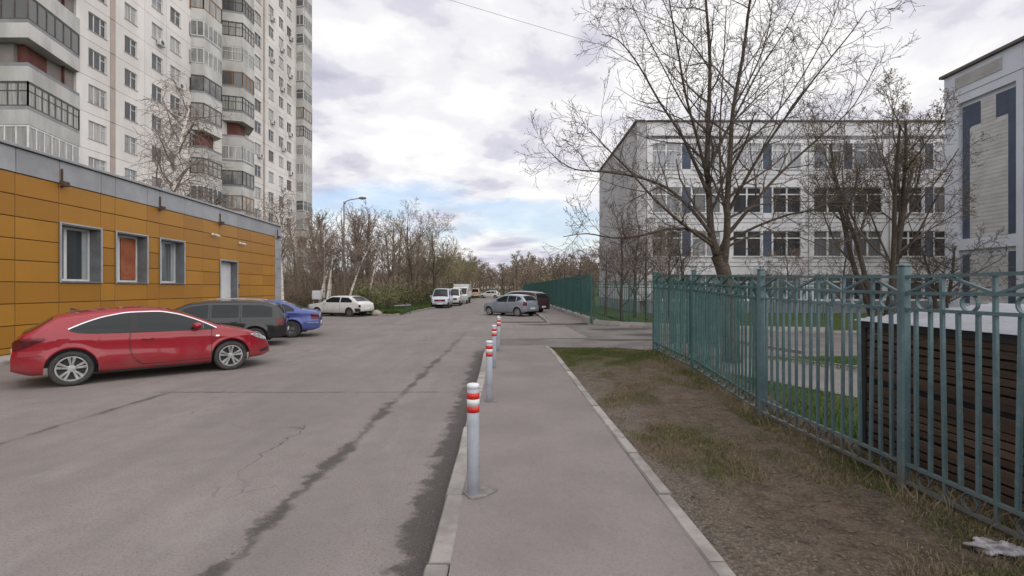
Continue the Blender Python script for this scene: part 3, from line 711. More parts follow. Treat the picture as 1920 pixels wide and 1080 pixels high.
for n_, (a, b, z0, z1, kind) in enumerate(OPEN):
    u0, u1 = UC[a], UC[b]
    tr = MB(); w = 0.04     # aluminium surround, reveal and sill
    tr.box(u0, u0+w, -0.03, 0.44, z0, z1); tr.box(u1-w, u1, -0.03, 0.44, z0, z1); tr.box(u0+w, u1-w, -0.03, 0.44, z1-w, z1)
    if kind == 'w': tr.box(u0+w, u1-w, -0.05, 0.44, z0, z0+0.05)
    tr.build('window_surround' if kind == 'w' else 'door_surround', 'reveal', LB)
    tf = MB()
    for q in ((u0-0.02, u0+0.035, z0, z1), (u1-0.035, u1+0.02, z0, z1)): tf.box(q[0], q[1], -0.05, -0.031, q[2], q[3])
    tf.box(u0-0.02, u1+0.02, -0.05, -0.031, z1+0.001, z1+0.045)
    tf.build('trim', 'galv', LB)
    a0, a1 = u0 + w, u1 - w
    if kind == 'w':
        wz0, wz1 = z0 + 0.05, z1 - w
        wo = MB()
        for q0, q1 in ((a0, a0+0.06), (a1-0.06, a1), ((a0*0.62+a1*0.38)-0.05, (a0*0.62+a1*0.38)+0.05)): wo.box(q0, q1, 0.33, 0.40, wz0, wz1)
        m0, m1 = a0+0.06, a1-0.06; mm = a0*0.62+a1*0.38
        for q0, q1 in ((m0, mm-0.05), (mm+0.05, m1)):
            wo.box(q0, q1, 0.33, 0.40, wz0, wz0+0.07); wo.box(q0, q1, 0.33, 0.40, wz1-0.07, wz1)
        wn = wo.build('window', 'white_frame', LB)
        for q0, q1 in ((m0, mm-0.05), (mm+0.05, m1)):
            g = MB(); g.quad((q0, 0.37, wz0+0.07), (q1, 0.37, wz0+0.07), (q1, 0.37, wz1-0.07), (q0, 0.37, wz1-0.07)); g.build('pane', 'pane_shop', wn)
        if n_ == 1:
            MB().box(mm+0.10, m1-0.03, 0.335, 0.355, wz0+0.09, wz1-0.10).build('blind', 'orange_blind', wn)['label'] = 'orange red blind drawn across half the window'
        else:
            MB().box(m1-0.22, m1-0.04, 0.345, 0.36, wz0+0.08, wz1-0.08).build('blind', 'galv', wn)
    else:
        d_ = MB(); 
        for k in range(6): d_.box(a0 + (a1-a0)*k/6 + 0.006, a0 + (a1-a0)*(k+1)/6 - 0.006, 0.30, 0.34, z0+0.02, z1-0.07)
        d_.box(a0, a1, 0.315, 0.36, z0+0.01, z1-0.06)
        dr = d_.build('door', 'white_door', LB)
        MB().box(a0 + (a1-a0)*0.70, a0 + (a1-a0)*0.76, 0.24, 0.30, 1.02, 1.22).build('handle', 'black', dr)
        MB().box(u1+0.05, u1+0.13, -0.05, 0.0, 1.9, 2.1).build('doorbell', 'black', LB)
# brackets on the parapet, small cameras on the wall
for x, zz in ((113, ZTOP), (298, ZTOP), (411, ZTOP), (519, ZTOP)):
    u = bu_at(x); mb = MB(); mb.box(u-0.022, u+0.022, -0.07, -0.022, zz-0.12, zz+0.45)
    br = mb.build('bracket', 'rusty', LB)
    MB().box(u-0.10, u+0.10, -0.20, -0.072, zz-0.08, zz+0.06).build('floodlight', 'rusty', br)
for x, z in ((397, 4.42), (448, 4.25)):
    u = bu_at(x); mb = MB(); mb.lathe([(0.02, -0.01), (0.065, -0.012), (0.07, -0.06), (0.03, -0.10)], 12, 'y', u, 0, z); c_ = mb.build('security_camera', 'plastic_white', LB)
    MB().tube([(u+0.06, -0.10, z), (u+0.30, -0.20, z-0.05)], 0.05, 8).build('camera_barrel', 'plastic_white', c_)

# ------------------------------------------------------------------ tower block
TX = -32.6; ST = 2.8; Z0 = 1.4; NS = 18
TW = thing('apartment_tower', 'tall white panel apartment tower with grey bay balconies', 'building', (TX, 31.6, 0), math.radians(90))
TU = lambda d: d - 31.6        # local x runs away from the camera
MB().box(0, TU(76.2), 0.22, 15.0, 0.0, Z0 + NS*ST).build('tower_core', 'tower_core', TW)
MB().box(-0.1, TU(76.3), -0.15, 15.2, Z0 + NS*ST, Z0 + NS*ST + 1.0).build('roof_parapet', 'parapet', TW)
MB().box(-0.1, TU(76.3), -0.06, 15.1, 0.0, Z0 - 0.02).build('plinth', 'plinth', TW)
rt = random.Random(12)
BAYS = [(35.9, 38.95, (36.95, 38.6), 3), (39.45, 42.6, (40.4, 41.75), 2), (42.6, 45.3, (43.45, 44.8), 2), (45.3, 48.3, (45.8, 47.25), 2), (48.3, 51.2, (48.5, 49.5), 2), (51.2, 54.1, None, 0), (54.1, 57.3, (55.0, 56.4), 2), (57.3, 60.45, None, 0),
        (60.45, 62.85, (60.8, 62.4), 2), (63.35, 66.4, (64.3, 65.7), 2), (66.4, 69.0, (67.15, 68.5), 2), (69.0, 72.4, (69.55, 71.0), 2), (72.4, 76.2, (72.7, 73.6), 2)]
WZ0, WZ1 = 0.86, 2.26
def win_meshes(w, n, mat):
    fr = MB(); t = 0.055; y0, y1 = 0.10, 0.16; h = WZ1 - WZ0
    fr.box(0, t, y0, y1, 0, h); fr.box(w-t, w, y0, y1, 0, h); fr.box(t, w-t, y0, y1, 0, t); fr.box(t, w-t, y0, y1, h-t, h)
    splits = {2: [0.56], 3: [0.34, 0.70]}[n]
    for s_ in splits: fr.box(w*s_-0.035, w*s_+0.035, y0, y1, t, h-t)
    if n >= 2: fr.box(w*splits[-1]+0.035, w-t, y0, y1, h*0.66, h*0.66+0.05)
    sl_ = MB().box(-0.06, w+0.06, -0.05, 0.10, -0.05, 0.0)
    gl = MB(); gl.quad((t, 0.135, t), (w-t, 0.135, t), (w-t, 0.135, h-t), (t, 0.135, h-t))
    return fr.mesh('window', mat), sl_.mesh('sill', 'pilaster'), gl.mesh('pane', 'pane_tower')
ac_body = MB().bbox(0, 0.78, -0.32, 0.0, 0, 0.52, 0.02).mesh('air_conditioner', 'plastic_white')
ac_fan = MB().lathe([(0.20, 0.0), (0.20, -0.012), (0.04, -0.016)], 14, 'y').mesh('fan_grille', 'dark_frame')
def add_ac(u, z, parent):
    a = put('air_conditioner', ac_body, parent, (u, -0.10, z)); put('fan_grille', ac_fan, a, (0.32, -0.325, 0.26))
    return a
AC = {(2, 3), (1, 2), (3, 5), (3, 6), (2, 8), (3, 7), (9, 3), (9, 8), (10, 2), (10, 5), (10, 7), (10, 10), (10, 12), (11, 4), (11, 6), (11, 8), (11, 11), (0, 3), (8, 6), (9, 11), (11, 13), (9, 13)}
for bi, (d0, d1, w, n) in enumerate(BAYS):
    mb = MB(); u0, u1 = 0.014, d1 - d0 - 0.014
    if w:
        xs_ = [u0, w[0]-d0, w[1]-d0, u1]; zs_ = [0.014, WZ0, WZ1, ST-0.014]
        mb.perforated(xs_, zs_, lambda i, j: not (i == 1 and j == 1), 0.0, 0.21)
    else: mb.perforated([u0, u1], [0.014, ST-0.014], lambda i, j: True, 0.0, 0.21)
    pm = mb.mesh('wall_panel', 'tower_panel')
    if w: wms = [win_meshes(w[1]-w[0], n, m_) for m_ in ('white_frame', 'white_frame', 'pilaster')]
    for k in range(NS):
        put('wall_panel', pm, TW, (TU(d0), 0, Z0 + k*ST))
        if w:
            fm, sm, gm = wms[0 if rt.random() < 0.75 else rt.choice((1, 2))]
            wo = put('window', fm, TW, (TU(w[0]), 0, Z0 + k*ST + WZ0)); put('sill', sm, wo); put('pane', gm, wo)
            if (bi, k) in AC: add_ac(TU(w[0]) + rt.uniform(0.2, 0.7), Z0 + k*ST + 0.30 + rt.uniform(-0.1, 0.2), TW)
for d in (39.2, 63.1):
    pl_ = MB().box(0, 0.48, -0.03, 0.21, 0.02, ST - 0.03).mesh('pilaster', 'pilaster')
    for k in range(NS): put('pilaster', pl_, TW, (TU(d - 0.24), 0, Z0 + k*ST))
# near end wall panels (towards the camera)
em = MB().perforated([0.014, 3.6], [0.014, ST-0.014], lambda i, j: True, 0.0, 0.2).mesh('wall_panel', 'tower_panel')
# balconies: plan outlines in local coordinates (x along the facade, y negative = out to the street)
def P2(Xw, d): return (TU(d), -(Xw - TX))
BALC = {
 'corner': [(TU(30.9) , 9.0), (TU(30.9), -1.45), (TU(35.9), -0.28), (TU(35.9), 0.02)],
 'first': [(TU(48.7), 0.02), (TU(49.0), -1.15), (TU(51.9), -1.25), (TU(52.7), 0.02)],
 'second': [(TU(53.9), 0.02), (TU(54.5), -2.05), (TU(57.0), -2.0), (TU(59.6), 0.02)],
 'end': [(TU(72.5), 0.02), (TU(72.3), -1.2), (TU(75.2), -1.3), (TU(76.2), 0.02)],
}
def off_poly(pts, t):
    """shift an open outline inwards (to the building side) by t"""
    out = []
    n = len(pts)
    for k in range(n):
        a = Vector(pts[max(k-1, 0)]); b = Vector(pts[k]); c = Vector(pts[min(k+1, n-1)])
        ns = []
        for p, q in ((a, b), (b, c)):
            if (q-p).length > 1e-6:
                d = (q-p).normalized(); ns.append(Vector((-d.y, d.x)))
        nn = sum(ns, Vector((0, 0))); nn.normalize(); nn /= max(0.4, nn.dot(ns[0]))
        out.append((b.x + nn.x*t, b.y + nn.y*t))
    return out
def wall_strip(mb, pts, t_out, t_in, z0, z1):
    o_ = off_poly(pts, t_out); i_ = off_poly(pts, t_in)
    for k in range(len(pts)-1):
        a, b, c, d = o_[k], o_[k+1], i_[k+1], i_[k]
        mb.prism([a, b, c, d], z0, z1)
    return mb
def along(p, q, t): return (p[0]+(q[0]-p[0])*t, p[1]+(q[1]-p[1])*t)
def glazing(pts, step, style):
    fr, gl = MB(), MB(); z0, z1 = 1.06, 2.62
    o_ = off_poly(pts, 0.05)
    for k in range(len(pts)-1):
        p, q = Vector(o_[k]), Vector(o_[k+1]); L = (q-p).length; d = (q-p)/L; n = max(1, round(L/step))
        for j in range(n+1):
            c = p + d*(L*j/n); fr.beam((c.x, c.y, z0), (c.x, c.y, z1), 0.075, 0.075)
        for z, hh in ((z0+0.03, 0.07), (z1-0.05, 0.10)) + (((z0+0.98, 0.05),) if style == 'transom' else ()):
            fr.beam((p.x, p.y, z), (q.x, q.y, z), 0.06, hh)
        gl.quad((p.x, p.y, z0+0.06), (q.x, q.y, z0+0.06), (q.x, q.y, z1-0.06), (p.x, p.y, z1-0.06))
    return fr, gl
rb = random.Random(5)
for name, pts in BALC.items():
    slab = MB(); pin = off_poly(pts, 0.02)
    slab.prism(pin + ([(pts[-1][0], 9.0)] if name == 'corner' else []), -0.12, 0.06)
    slab_m = slab.mesh('floor_slab', 'parapet')
    par = wall_strip(MB(), pts, 0.0, 0.09, -0.16, 0.80).mesh('balcony', 'parapet')
    parlow = wall_strip(MB(), pts, 0.0, 0.09, -0.16, 1.00).mesh('balcony', 'parapet')
    met = wall_strip(MB(), pts, 0.015, 0.07, 0.80, 1.04).mesh('parapet_strip', 'parapet_metal')
    inner = MB()
    q = off_poly(pts, 0.95 if name in ('second', 'corner') else 0.7)
    back = wall_strip(MB(), q, 0.0, 0.06, 0.06, 2.66).mesh('inner_wall', 'red_brown')
    var = []
    for fm, step, style in (('white_frame', 0.75, 'plain'), ('dark_frame', 0.65, 'transom'), ('white_frame', 1.2, 'transom'), ('ochre_wood', 0.9, 'plain'), ('dark_frame', 0.9, 'plain')):
        a, b = glazing(pts, step, style); var.append((a.mesh('glazing', fm), b.mesh('pane', 'pane_balcony')))
    for k in range(NS):
        z = Z0 + k*ST; mtl = rb.random() < 0.72
        b_ = put('balcony', par if mtl else parlow, TW, (0, 0, z))
        put('floor_slab', slab_m, b_)
        if mtl: put('parapet_strip', met, b_)
        is_open = (name == 'corner' and k == 7) or (name == 'second' and k in (2, 6)) or (name == 'first' and k == 5) or rb.random() < 0.08
        if is_open: put('inner_wall', back, b_)
        else:
            wgt = (6, 3, 3, 1, 2) if name != 'second' else (3, 4, 3, 3, 2)
            fr_, gl_ = rb.choices(var, wgt)[0]; g_ = put('glazing', fr_, b_); put('pane', gl_, g_)

# ------------------------------------------------------------------ school, main block
SY = 36.2; SX0 = 10.15
SCH = thing('school', 'long four storey pale school block with rows of white framed windows', 'school', (SX0, SY, 0), 0)
BAYW = 6.1; SH = 3.3; SZ0 = 0.35; NB = 5; STOP = 14.45
MB().box(-0.5, NB*BAYW, 0.26, 15.6, 0.0, STOP).build('school_core', 'school_core', SCH)
for k in range(NB):
    MB().box(k*BAYW+0.01, (k+1)*BAYW-0.01, -0.06, 0.25, 0.0, 0.95).build('plinth', 'plinth', SCH)
    MB().bbox(k*BAYW+0.006, (k+1)*BAYW-0.006, -0.12, 0.30, STOP-0.02, STOP+0.10, 0.01).build('roof_edge', 'roof_edge', SCH)
    MB().perforated([k*BAYW+0.02, (k+1)*BAYW-0.02], [13.15, STOP-0.03], lambda i, j: True, 0.0, 0.25).build('attic_panel', 'school_panel', SCH)
wx = [0.42, 2.58, 2.68, 3.34, 3.44, 5.55]
def school_win(w, h, mat, light):
    fr = MB(); t = 0.07; y0, y1 = 0.08, 0.15
    fr.box(0, t, y0, y1, 0, h); fr.box(w-t, w, y0, y1, 0, h); fr.box(t, w-t, y0, y1, 0, t); fr.box(t, w-t, y0, y1, h-t, h)
    fr.box(w/2-0.06, w/2+0.06, y0-0.01, y1, t, h-t)
    for a, b in ((t, w/2-0.06), (w/2+0.06, w-t)): fr.box(a, b, y0, y1, h*0.70, h*0.70+0.09)
    g = MB(); g.quad((t, 0.12, t), (w-t, 0.12, t), (w-t, 0.12, h-t), (t, 0.12, h-t))
    s_ = MB().box(-0.05, w+0.05, -0.08, 0.08, -0.05, 0.0)
    return fr.mesh('window', mat), g.mesh('pane', light), s_.mesh('sill', 'white_frame')
WH = 1.95
pmesh = MB().perforated([0.02, wx[0], wx[1], wx[2], wx[3], wx[4], wx[5], BAYW-0.02], [0.02, 0.30, 0.74, 0.74+WH, SH-0.02], lambda i, j: not (j == 2 and i in (1, 3, 5)), 0.0, 0.25).mesh('wall_panel', 'school_panel')
blue = MB().box(0.0, wx[3]-wx[2], 0.0, 0.2, 0.0, WH).mesh('blue_panel', 'blue_panel')
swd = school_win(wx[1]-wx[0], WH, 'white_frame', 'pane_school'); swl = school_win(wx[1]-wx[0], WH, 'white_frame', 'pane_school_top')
lines = MB().box(0.03, BAYW-0.03, -0.012, 0.0, 0.30, 0.34).mesh('string_course', 'string_line')
for s_ in range(4):
    for k in range(NB):
        zb = SZ0 + 0.05 + s_*SH; zb = 0.10 + s_*SH - 0.05 + 0.18
        if s_ == 0:
            MB().perforated([k*BAYW + v for v in (0.02, wx[0], wx[1], wx[2], wx[3], wx[4], wx[5], BAYW-0.02)], [0.97, zb+0.74+0.1, zb+0.74+WH, zb+SH-0.02], lambda i, j: not (j == 1 and i in (1, 3, 5)), 0.0, 0.25).build('wall_panel', 'school_panel', SCH)
        else: put('wall_panel', pmesh, SCH, (k*BAYW, 0, zb))
        if s_ > 0: put('string_course', lines, SCH, (k*BAYW, 0, zb))
        put('blue_panel', blue, SCH, (k*BAYW + wx[2], 0.03, zb+0.74))
        for a in (wx[0], wx[4]):
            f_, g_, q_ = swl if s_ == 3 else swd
            wo = put('window', f_, SCH, (k*BAYW + a, 0, zb+0.74)); put('pane', g_, wo); put('sill', q_, wo)
for k in range(NB+1): MB().box(k*BAYW-0.03, k*BAYW+0.03, -0.035, 0.0, 0.97, STOP-0.1).build('downpipe', 'string_line', SCH)
# gable end facing the street (local x = -0.5 plane, running away)
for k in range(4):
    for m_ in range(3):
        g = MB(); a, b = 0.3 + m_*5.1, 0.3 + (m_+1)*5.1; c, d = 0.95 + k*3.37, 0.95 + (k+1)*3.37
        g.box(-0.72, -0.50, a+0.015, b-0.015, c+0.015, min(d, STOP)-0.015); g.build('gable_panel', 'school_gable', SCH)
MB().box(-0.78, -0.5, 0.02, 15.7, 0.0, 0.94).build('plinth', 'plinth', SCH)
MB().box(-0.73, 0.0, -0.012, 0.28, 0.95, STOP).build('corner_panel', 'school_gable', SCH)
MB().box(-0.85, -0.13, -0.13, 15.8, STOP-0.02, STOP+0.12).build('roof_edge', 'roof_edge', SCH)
rv = MB(); rv.box(7.6, 9.6, 3.0, 5.0, STOP+0.05, STOP+0.75); rv.build('roof_hatch', 'roof_edge', SCH)
mb = MB(); mb.v += [(7.4,2.8,STOP+0.75),(9.8,2.8,STOP+0.75),(9.8,5.2,STOP+0.75),(7.4,5.2,STOP+0.75),(8.6,4.0,STOP+1.2)]; mb.f += [(0,1,4),(1,2,4),(2,3,4),(3,0,4),(3,2,1,0)]; mb.build('hatch_roof', 'roof_edge', SCH)

# ------------------------------------------------------------------ school wing, blank end wall with blue surround
WGX = 25.6; WD0 = 28.4
WG = thing('school_wing', 'lavender white school wing with a boarded panel framed in dark blue', 'school', (WGX, WD0, 0), math.radians(-90))
WU = lambda d: WD0 - d
wdp = lambda x: WU(WGX * F / (x - 960))
MB().box(0.0, 14.0, 0.30, 16.0, 0.0, 14.3).build('wing_core', 'school_core', WG)
u_a, u_b = wdp(1797), wdp(1905); MOD = u_b + 0.35
for m_ in range(3):
    o_ = m_ * (MOD)
    zs_ = [0.0, 0.9, 1.0, 4.05, 4.66, 12.45, 12.9]
    MB().perforated([o_ + (0.0 if m_ == 0 else 0.012), o_ + u_a, o_ + u_b, o_ + MOD - 0.012], zs_, lambda i, j: not (i == 1 and j in (2, 4)), 0.0, 0.30).build('wall_panel', 'school_wing', WG)
    MB().box(o_ + 0.0, o_ + MOD - 0.012, -0.03, 0.30, 12.92, 14.25).build('cornice', 'school_wing', WG)
    MB().box(o_ + 0.7, o_ + MOD - 1.0, -0.045, -0.031, 13.3, 14.0).build('vent_grille', 'wing_board', WG)
    for k in range(7): MB().box(o_ + 0.72, o_ + MOD - 1.02, -0.075, -0.046, 13.34 + k*0.093, 13.39 + k*0.093).build('louvre', 'wing_board', WG)
    bl = wdp(1813) - wdp(1800)
    for z0, z1, hook in ((4.66, 12.45, True), (1.0, 4.05, False)):
        a, b = o_ + u_a + 0.10, o_ + u_b - 0.10
        MB().box(o_ + u_a, o_ + u_b, 0.20, 0.29, z0, z1).build('recess_back', 'school_wing', WG)
        MB().box(a, a+0.42, 0.14, 0.20, z0+0.05, z1-0.25).build('blue_panel', 'blue_panel', WG)
        MB().box(b-0.42, b, 0.14, 0.20, z0+0.05, z1-0.25).build('blue_panel', 'blue_panel', WG)
        if hook:
            MB().box(a+0.425, a+1.05, 0.14, 0.20, z1-1.45, z1-0.25).build('blue_panel', 'blue_panel', WG)
            MB().box(b-1.05, b-0.425, 0.14, 0.20, z1-1.45, z1-0.25).build('blue_panel', 'blue_panel', WG)
        nb_ = int((z1-z0-0.3) / 0.22)
        bm = MB().box(a+0.43, b-0.43, 0.15, 0.199, 0.012, 0.22).mesh('cladding_board', 'wing_board')
        bm2 = MB().box(a+1.06, b-1.06, 0.15, 0.199, 0.012, 0.22).mesh('cladding_board', 'wing_board')
        for k in range(nb_):
            z = z0 + 0.05 + k*0.22; put('cladding_board', bm2 if hook and z > z1-1.60 else bm, WG, (0, 0, z))
MB().box(-0.15, 14.1, -0.22, 16.0, 14.27, 14.42).build('roof_edge', 'roof_edge', WG)

# ------------------------------------------------------------------ fences
def fence_run(root, posts, H, mat, post_w=0.076, first_post=True, spacing=0.13, single=True, plinth=0.0, post_cap=True, barw=0.0245):
    """posts: (x, y, ground z). single=True builds every bar, rail, ring and brace as its own part"""
    zl1, zl2 = 0.24, 0.09; zr = [H-0.06, H-0.20, H-0.335]
    ph = H + 0.03
    pm = MB().bbox(-post_w/2, post_w/2, -post_w/2, post_w/2, -0.25, ph, 0.012).mesh('post', mat)
    cm = MB().bbox(-post_w/2-0.002, post_w/2+0.002, -post_w/2-0.002, post_w/2+0.002, 0.0, 0.014, 0.005).mesh('post_cap', mat)
    long_ = MB().box(-barw/2, barw/2, -barw/2, barw/2, zl2, zr[0]).mesh('bar', mat)
    shrt = MB().box(-barw/2, barw/2, -barw/2, barw/2, zl1, zr[2]).mesh('bar', mat)
    ring = MB()
    nseg = 18; R1 = 0.062
    for k in range(nseg):
        a, b = 2*math.pi*k/nseg, 2*math.pi*(k+1)/nseg
        ring.beam((R1*math.cos(a), 0, R1*math.sin(a)), (R1*math.cos(b), 0, R1*math.sin(b)), 0.028, 0.010)
    rmesh = ring.mesh('ring', mat)
    ring2 = MB()
    for k in range(12):
        a, b = 2*math.pi*k/12, 2*math.pi*(k+1)/12
        ring2.beam((0.06*math.cos(a), 0, 0.06*math.sin(a)), (0.06*math.cos(b), 0, 0.06*math.sin(b)), 0.02, 0.008)
    r2mesh = ring2.mesh('ring', mat)
    for i, (x, y, z) in enumerate(posts):
        if i == 0 and not first_post: continue
        ang = math.atan2(posts[min(i+1, len(posts)-1)][1]-posts[max(i-1,0)][1], posts[min(i+1, len(posts)-1)][0]-posts[max(i-1,0)][0])
        p = put('post', pm, root, (x, y, z + plinth), ang)
        if post_cap: put('post_cap', cm, p, (0, 0, ph))
    for (xa, ya, za), (xb, yb, zb) in zip(posts, posts[1:]):
        A = Vector((xa, ya, za+plinth)); B = Vector((xb, yb, zb+plinth)); d = B - A; Lh = math.hypot(d.x, d.y); ang = math.atan2(d.y, d.x)
        def at(t, h): p = A + d*t; return Vector((p.x, p.y, p.z + h))
        t0 = post_w*0.5/Lh; n = max(3, round(Lh/spacing)); n += (-n) % 3
        if single:
            for h in zr + [zl1, zl2]: MB().beam(at(t0, h), at(1-t0, h), 0.034, 0.026).build('rail', mat, root)
            rj = random.Random(int(xa*100+ya*1000))
            for k in range(1, n):
                o = put('bar', long_ if k % 3 == 0 else shrt, root, at(k/n, 0), ang)
                o.rotation_euler = (rj.gauss(0, 0.006), rj.gauss(0, 0.009), ang)
            m = n // 3
            for k in range(m):
                a, b = max(t0*0.8, 3*k/n), min(1-t0*0.8, 3*(k+1)/n)
                q0, q1 = (zr[1], zr[0]) if k % 2 == 0 else (zr[0], zr[1])
                MB().beam(at(a, q0), at(b, q1), 0.026, 0.020).build('brace', mat, root)
                put('ring', rmesh, root, at((3*k+1.5)/n, (zr[1]+zr[2])/2), ang)
                put('ring', r2mesh, root, at((3*k+1.5)/n, (zl1+zl2)/2), ang)
        else:
            mb = MB()
            for h in zr + [zl1, zl2]: mb.beam(at(t0, h), at(1-t0, h), 0.034, 0.026)
            for k in range(1, n):
                a, b = at(k/n, zl2 if k % 3 == 0 else zl1), at(k/n, zr[0] if k % 3 == 0 else zr[2])
                mb.beam(a, b, barw, barw)
            m = n // 3
            for k in range(m):
                q0, q1 = (zr[1], zr[0]) if k % 2 == 0 else (zr[0], zr[1])
                mb.beam(at(3*k/n, q0), at(3*(k+1)/n, q1), 0.024, 0.018)
                c = at((3*k+1.5)/n, (zr[1]+zr[2])/2); dd = d.normalized()
                for s in range(8):
                    a, b = 2*math.pi*s/8, 2*math.pi*(s+1)/8
                    mb.beam(c + dd*0.06*math.cos(a) + Vector((0,0,0.06*math.sin(a))), c + dd*0.06*math.cos(b) + Vector((0,0,0.06*math.sin(b))), 0.02, 0.01)
            tag(mb.build('bar_panel', mat, root), kind='stuff')
        if plinth > 0:
            MB().beam((xa, ya, za+plinth/2-0.06), (xb, yb, zb+plinth/2-0.06), 0.16, plinth+0.12).build('fence_base', 'concrete', root)
NF = thing('metal_fence', 'teal painted iron fence with rings and zigzag top beside the bare verge', 'fence')
fence_run(NF, [(x, y, z) for y, x, z in FEN[:3]], 1.88, 'fence_paint')
fence_run(NF, [(x, y, z) for y, x, z in FEN[2:]], 1.88, 'fence_mid', first_post=False)
GF = thing('yard_gate', 'green iron yard gate standing at the end of the teal fence', 'gate')
fence_run(GF, [(3.52, 11.60, 0.30), (4.9, 13.2, 0.12), (6.4, 15.2, 0.03), (7.9, 17.4, 0.02)], 1.92, 'fence_green', single=False, spacing=0.12)
FF = thing('street_fence', 'long green iron fence on a concrete base along the far footway', 'fence')
fp = [(4.12 - 0.0285*(y-25.0), y, 0.08) for y in [25.0 + 3.0*k for k in range(24)]]
fence_run(FF, fp, 2.33, 'fence_green', single=False, spacing=0.12, plinth=0.25, barw=0.034, post_w=0.10)
DF = thing('driveway_fence', 'green iron fence running along the driveway before the school gable', 'fence')
fence_run(DF, [(4.25, 24.9, 0.06), (5.8, 23.75, 0.03), (8.3, 22.3, 0.02), (11.0, 21.1, 0.02), (13.8, 20.7, 0.02)], 2.05, 'fence_green', single=False, spacing=0.13, plinth=0.18)

# ------------------------------------------------------------------ slatted shed with a white corrugated roof
SX = 3.74; SY0, SY1 = 1.6, 5.12; SHT = 1.50
SD = thing('slatted_shed', 'brown slatted timber shed with a white corrugated roof behind the teal fence', 'shed', (SX, SY0, 0.06))
L_ = SY1 - SY0; W_ = 1.35; npl = 20; ph_ = (SHT-0.14) / npl
rs = random.Random(3)
for k in range(npl):
    z0 = 0.04 + k*ph_
    for a, b in ((0.05, L_*0.5-0.045), (L_*0.5+0.045, L_-0.05)):
        mb = MB().bbox(0.0, 0.022, a, b, z0 + 0.008, z0 + ph_ - 0.008, 0.004); o = mb.build('plank', 'plank', SD); o.rotation_euler = (rs.gauss(0, 0.004), 0, 0); o.location = (rs.uniform(-0.004, 0.004), 0, rs.uniform(-0.004, 0.004))
    MB().bbox(0.05, W_, L_-0.024, L_, z0 + 0.008, z0 + ph_ - 0.008, 0.004).build('plank', 'plank', SD)
    MB().bbox(0.05, W_, 0.0, 0.024, z0 + 0.008, z0 + ph_ - 0.008, 0.004).build('plank', 'plank', SD)
for x, y in ((0.025, 0.02), (0.025, L_*0.5), (0.025, L_-0.02), (W_-0.02, 0.02), (W_-0.02, L_-0.02)):
    MB().box(x-0.04, x+0.04, y-0.04, y+0.04, -0.05, SHT-0.03 + (0.12 if x > 1 else 0)).build('post', 'shed_frame', SD)
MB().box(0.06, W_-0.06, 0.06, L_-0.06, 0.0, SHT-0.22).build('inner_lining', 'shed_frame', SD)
MB().box(-0.03, 0.05, -0.05, L_+0.05, SHT-0.10, SHT-0.035).build('fascia', 'shed_frame', SD)
rf = MB(); ncor = 15
for k in range(ncor*2):
    t0_, t1_ = k/(ncor*2), (k+1)/(ncor*2); x0_, x1_ = -0.06 + (W_+0.16)*t0_, -0.06 + (W_+0.16)*t1_; h0, h1 = (0.0, 0.02) if k % 2 == 0 else (0.02, 0.0)
    rf.quad((x0_, -0.04, SHT-0.03+0.17*t0_+h0), (x1_, -0.04, SHT-0.03+0.17*t1_+h1), (x1_, L_+0.05, SHT-0.03+0.17*t1_+h1), (x0_, L_+0.05, SHT-0.03+0.17*t0_+h0))
rf.build('corrugated_roof', 'white_sheet', SD)

# ------------------------------------------------------------------ bollards
bp = MB().lathe([(0.052, -0.12), (0.052, 0.885), (0.050, 0.895)], 24).mesh('pole', 'bollard_paint', True)
bc = MB().lathe([(0.054, 0.892), (0.054, 0.916), (0.049, 0.926), (0.030, 0.930), (0.004, 0.931)], 24).mesh('cap', 'bollard_cap', True)
bt = MB().lathe([(0.0535, 0.0), (0.0535, 0.052)], 24).mesh('red_band', 'red_tape', True)
bw = MB().lathe([(0.0532, 0.0), (0.0532, 0.058)], 24).mesh('white_band', 'white_tape', True)
rb_ = random.Random(8); fb = MB()
col_poly = [(0.14*math.cos(a)*(1+0.18*math.sin(3*a+1)) + 0.05, 0.11*math.sin(a)*(1+0.2*math.sin(2*a))) for a in [2*math.pi*k/18 for k in range(18)]]
fb.prism(col_poly, -0.02, 0.012); fbm = fb.mesh('concrete_collar', 'collar')
lab = ['grey bollard with two red bands nearest the kerb joint, set in a rough concrete collar', 'grey bollard with two red bands, second along the kerb row', 'grey red banded bollard in the middle of the kerb row', 'grey red banded bollard, last but one before the driveway', 'grey red banded bollard at the driveway end of the row']
lab[0] = 'grey bollard with orange red bands standing alone by a broken concrete collar'
for i, (d, x) in enumerate(((4.03, -0.326), (7.34, -0.350), (10.45, -0.395), (13.25, -0.392), (16.3, -0.47))):
    z = fz(d); b = thing('bollard', lab[i], 'bollard', (x, d, z), rb_.uniform(0, 6.28), 'red banded bollards along the footway kerb')
    b.rotation_euler = (rb_.gauss(0, 0.02), rb_.gauss(0, 0.02), 0.3 if i == 0 else rb_.uniform(0, 6))
    put('pole', bp, b); put('cap', bc, b)
    for h in (0.692, 0.805): put('red_band', bt, b, (0, 0, h))
    put('white_band', bw, b, (0, 0, 0.7455)); c_ = put('concrete_collar', fbm, b); c_.scale = (1, 1, 1) if i == 0 else (0.62, 0.62, 1)

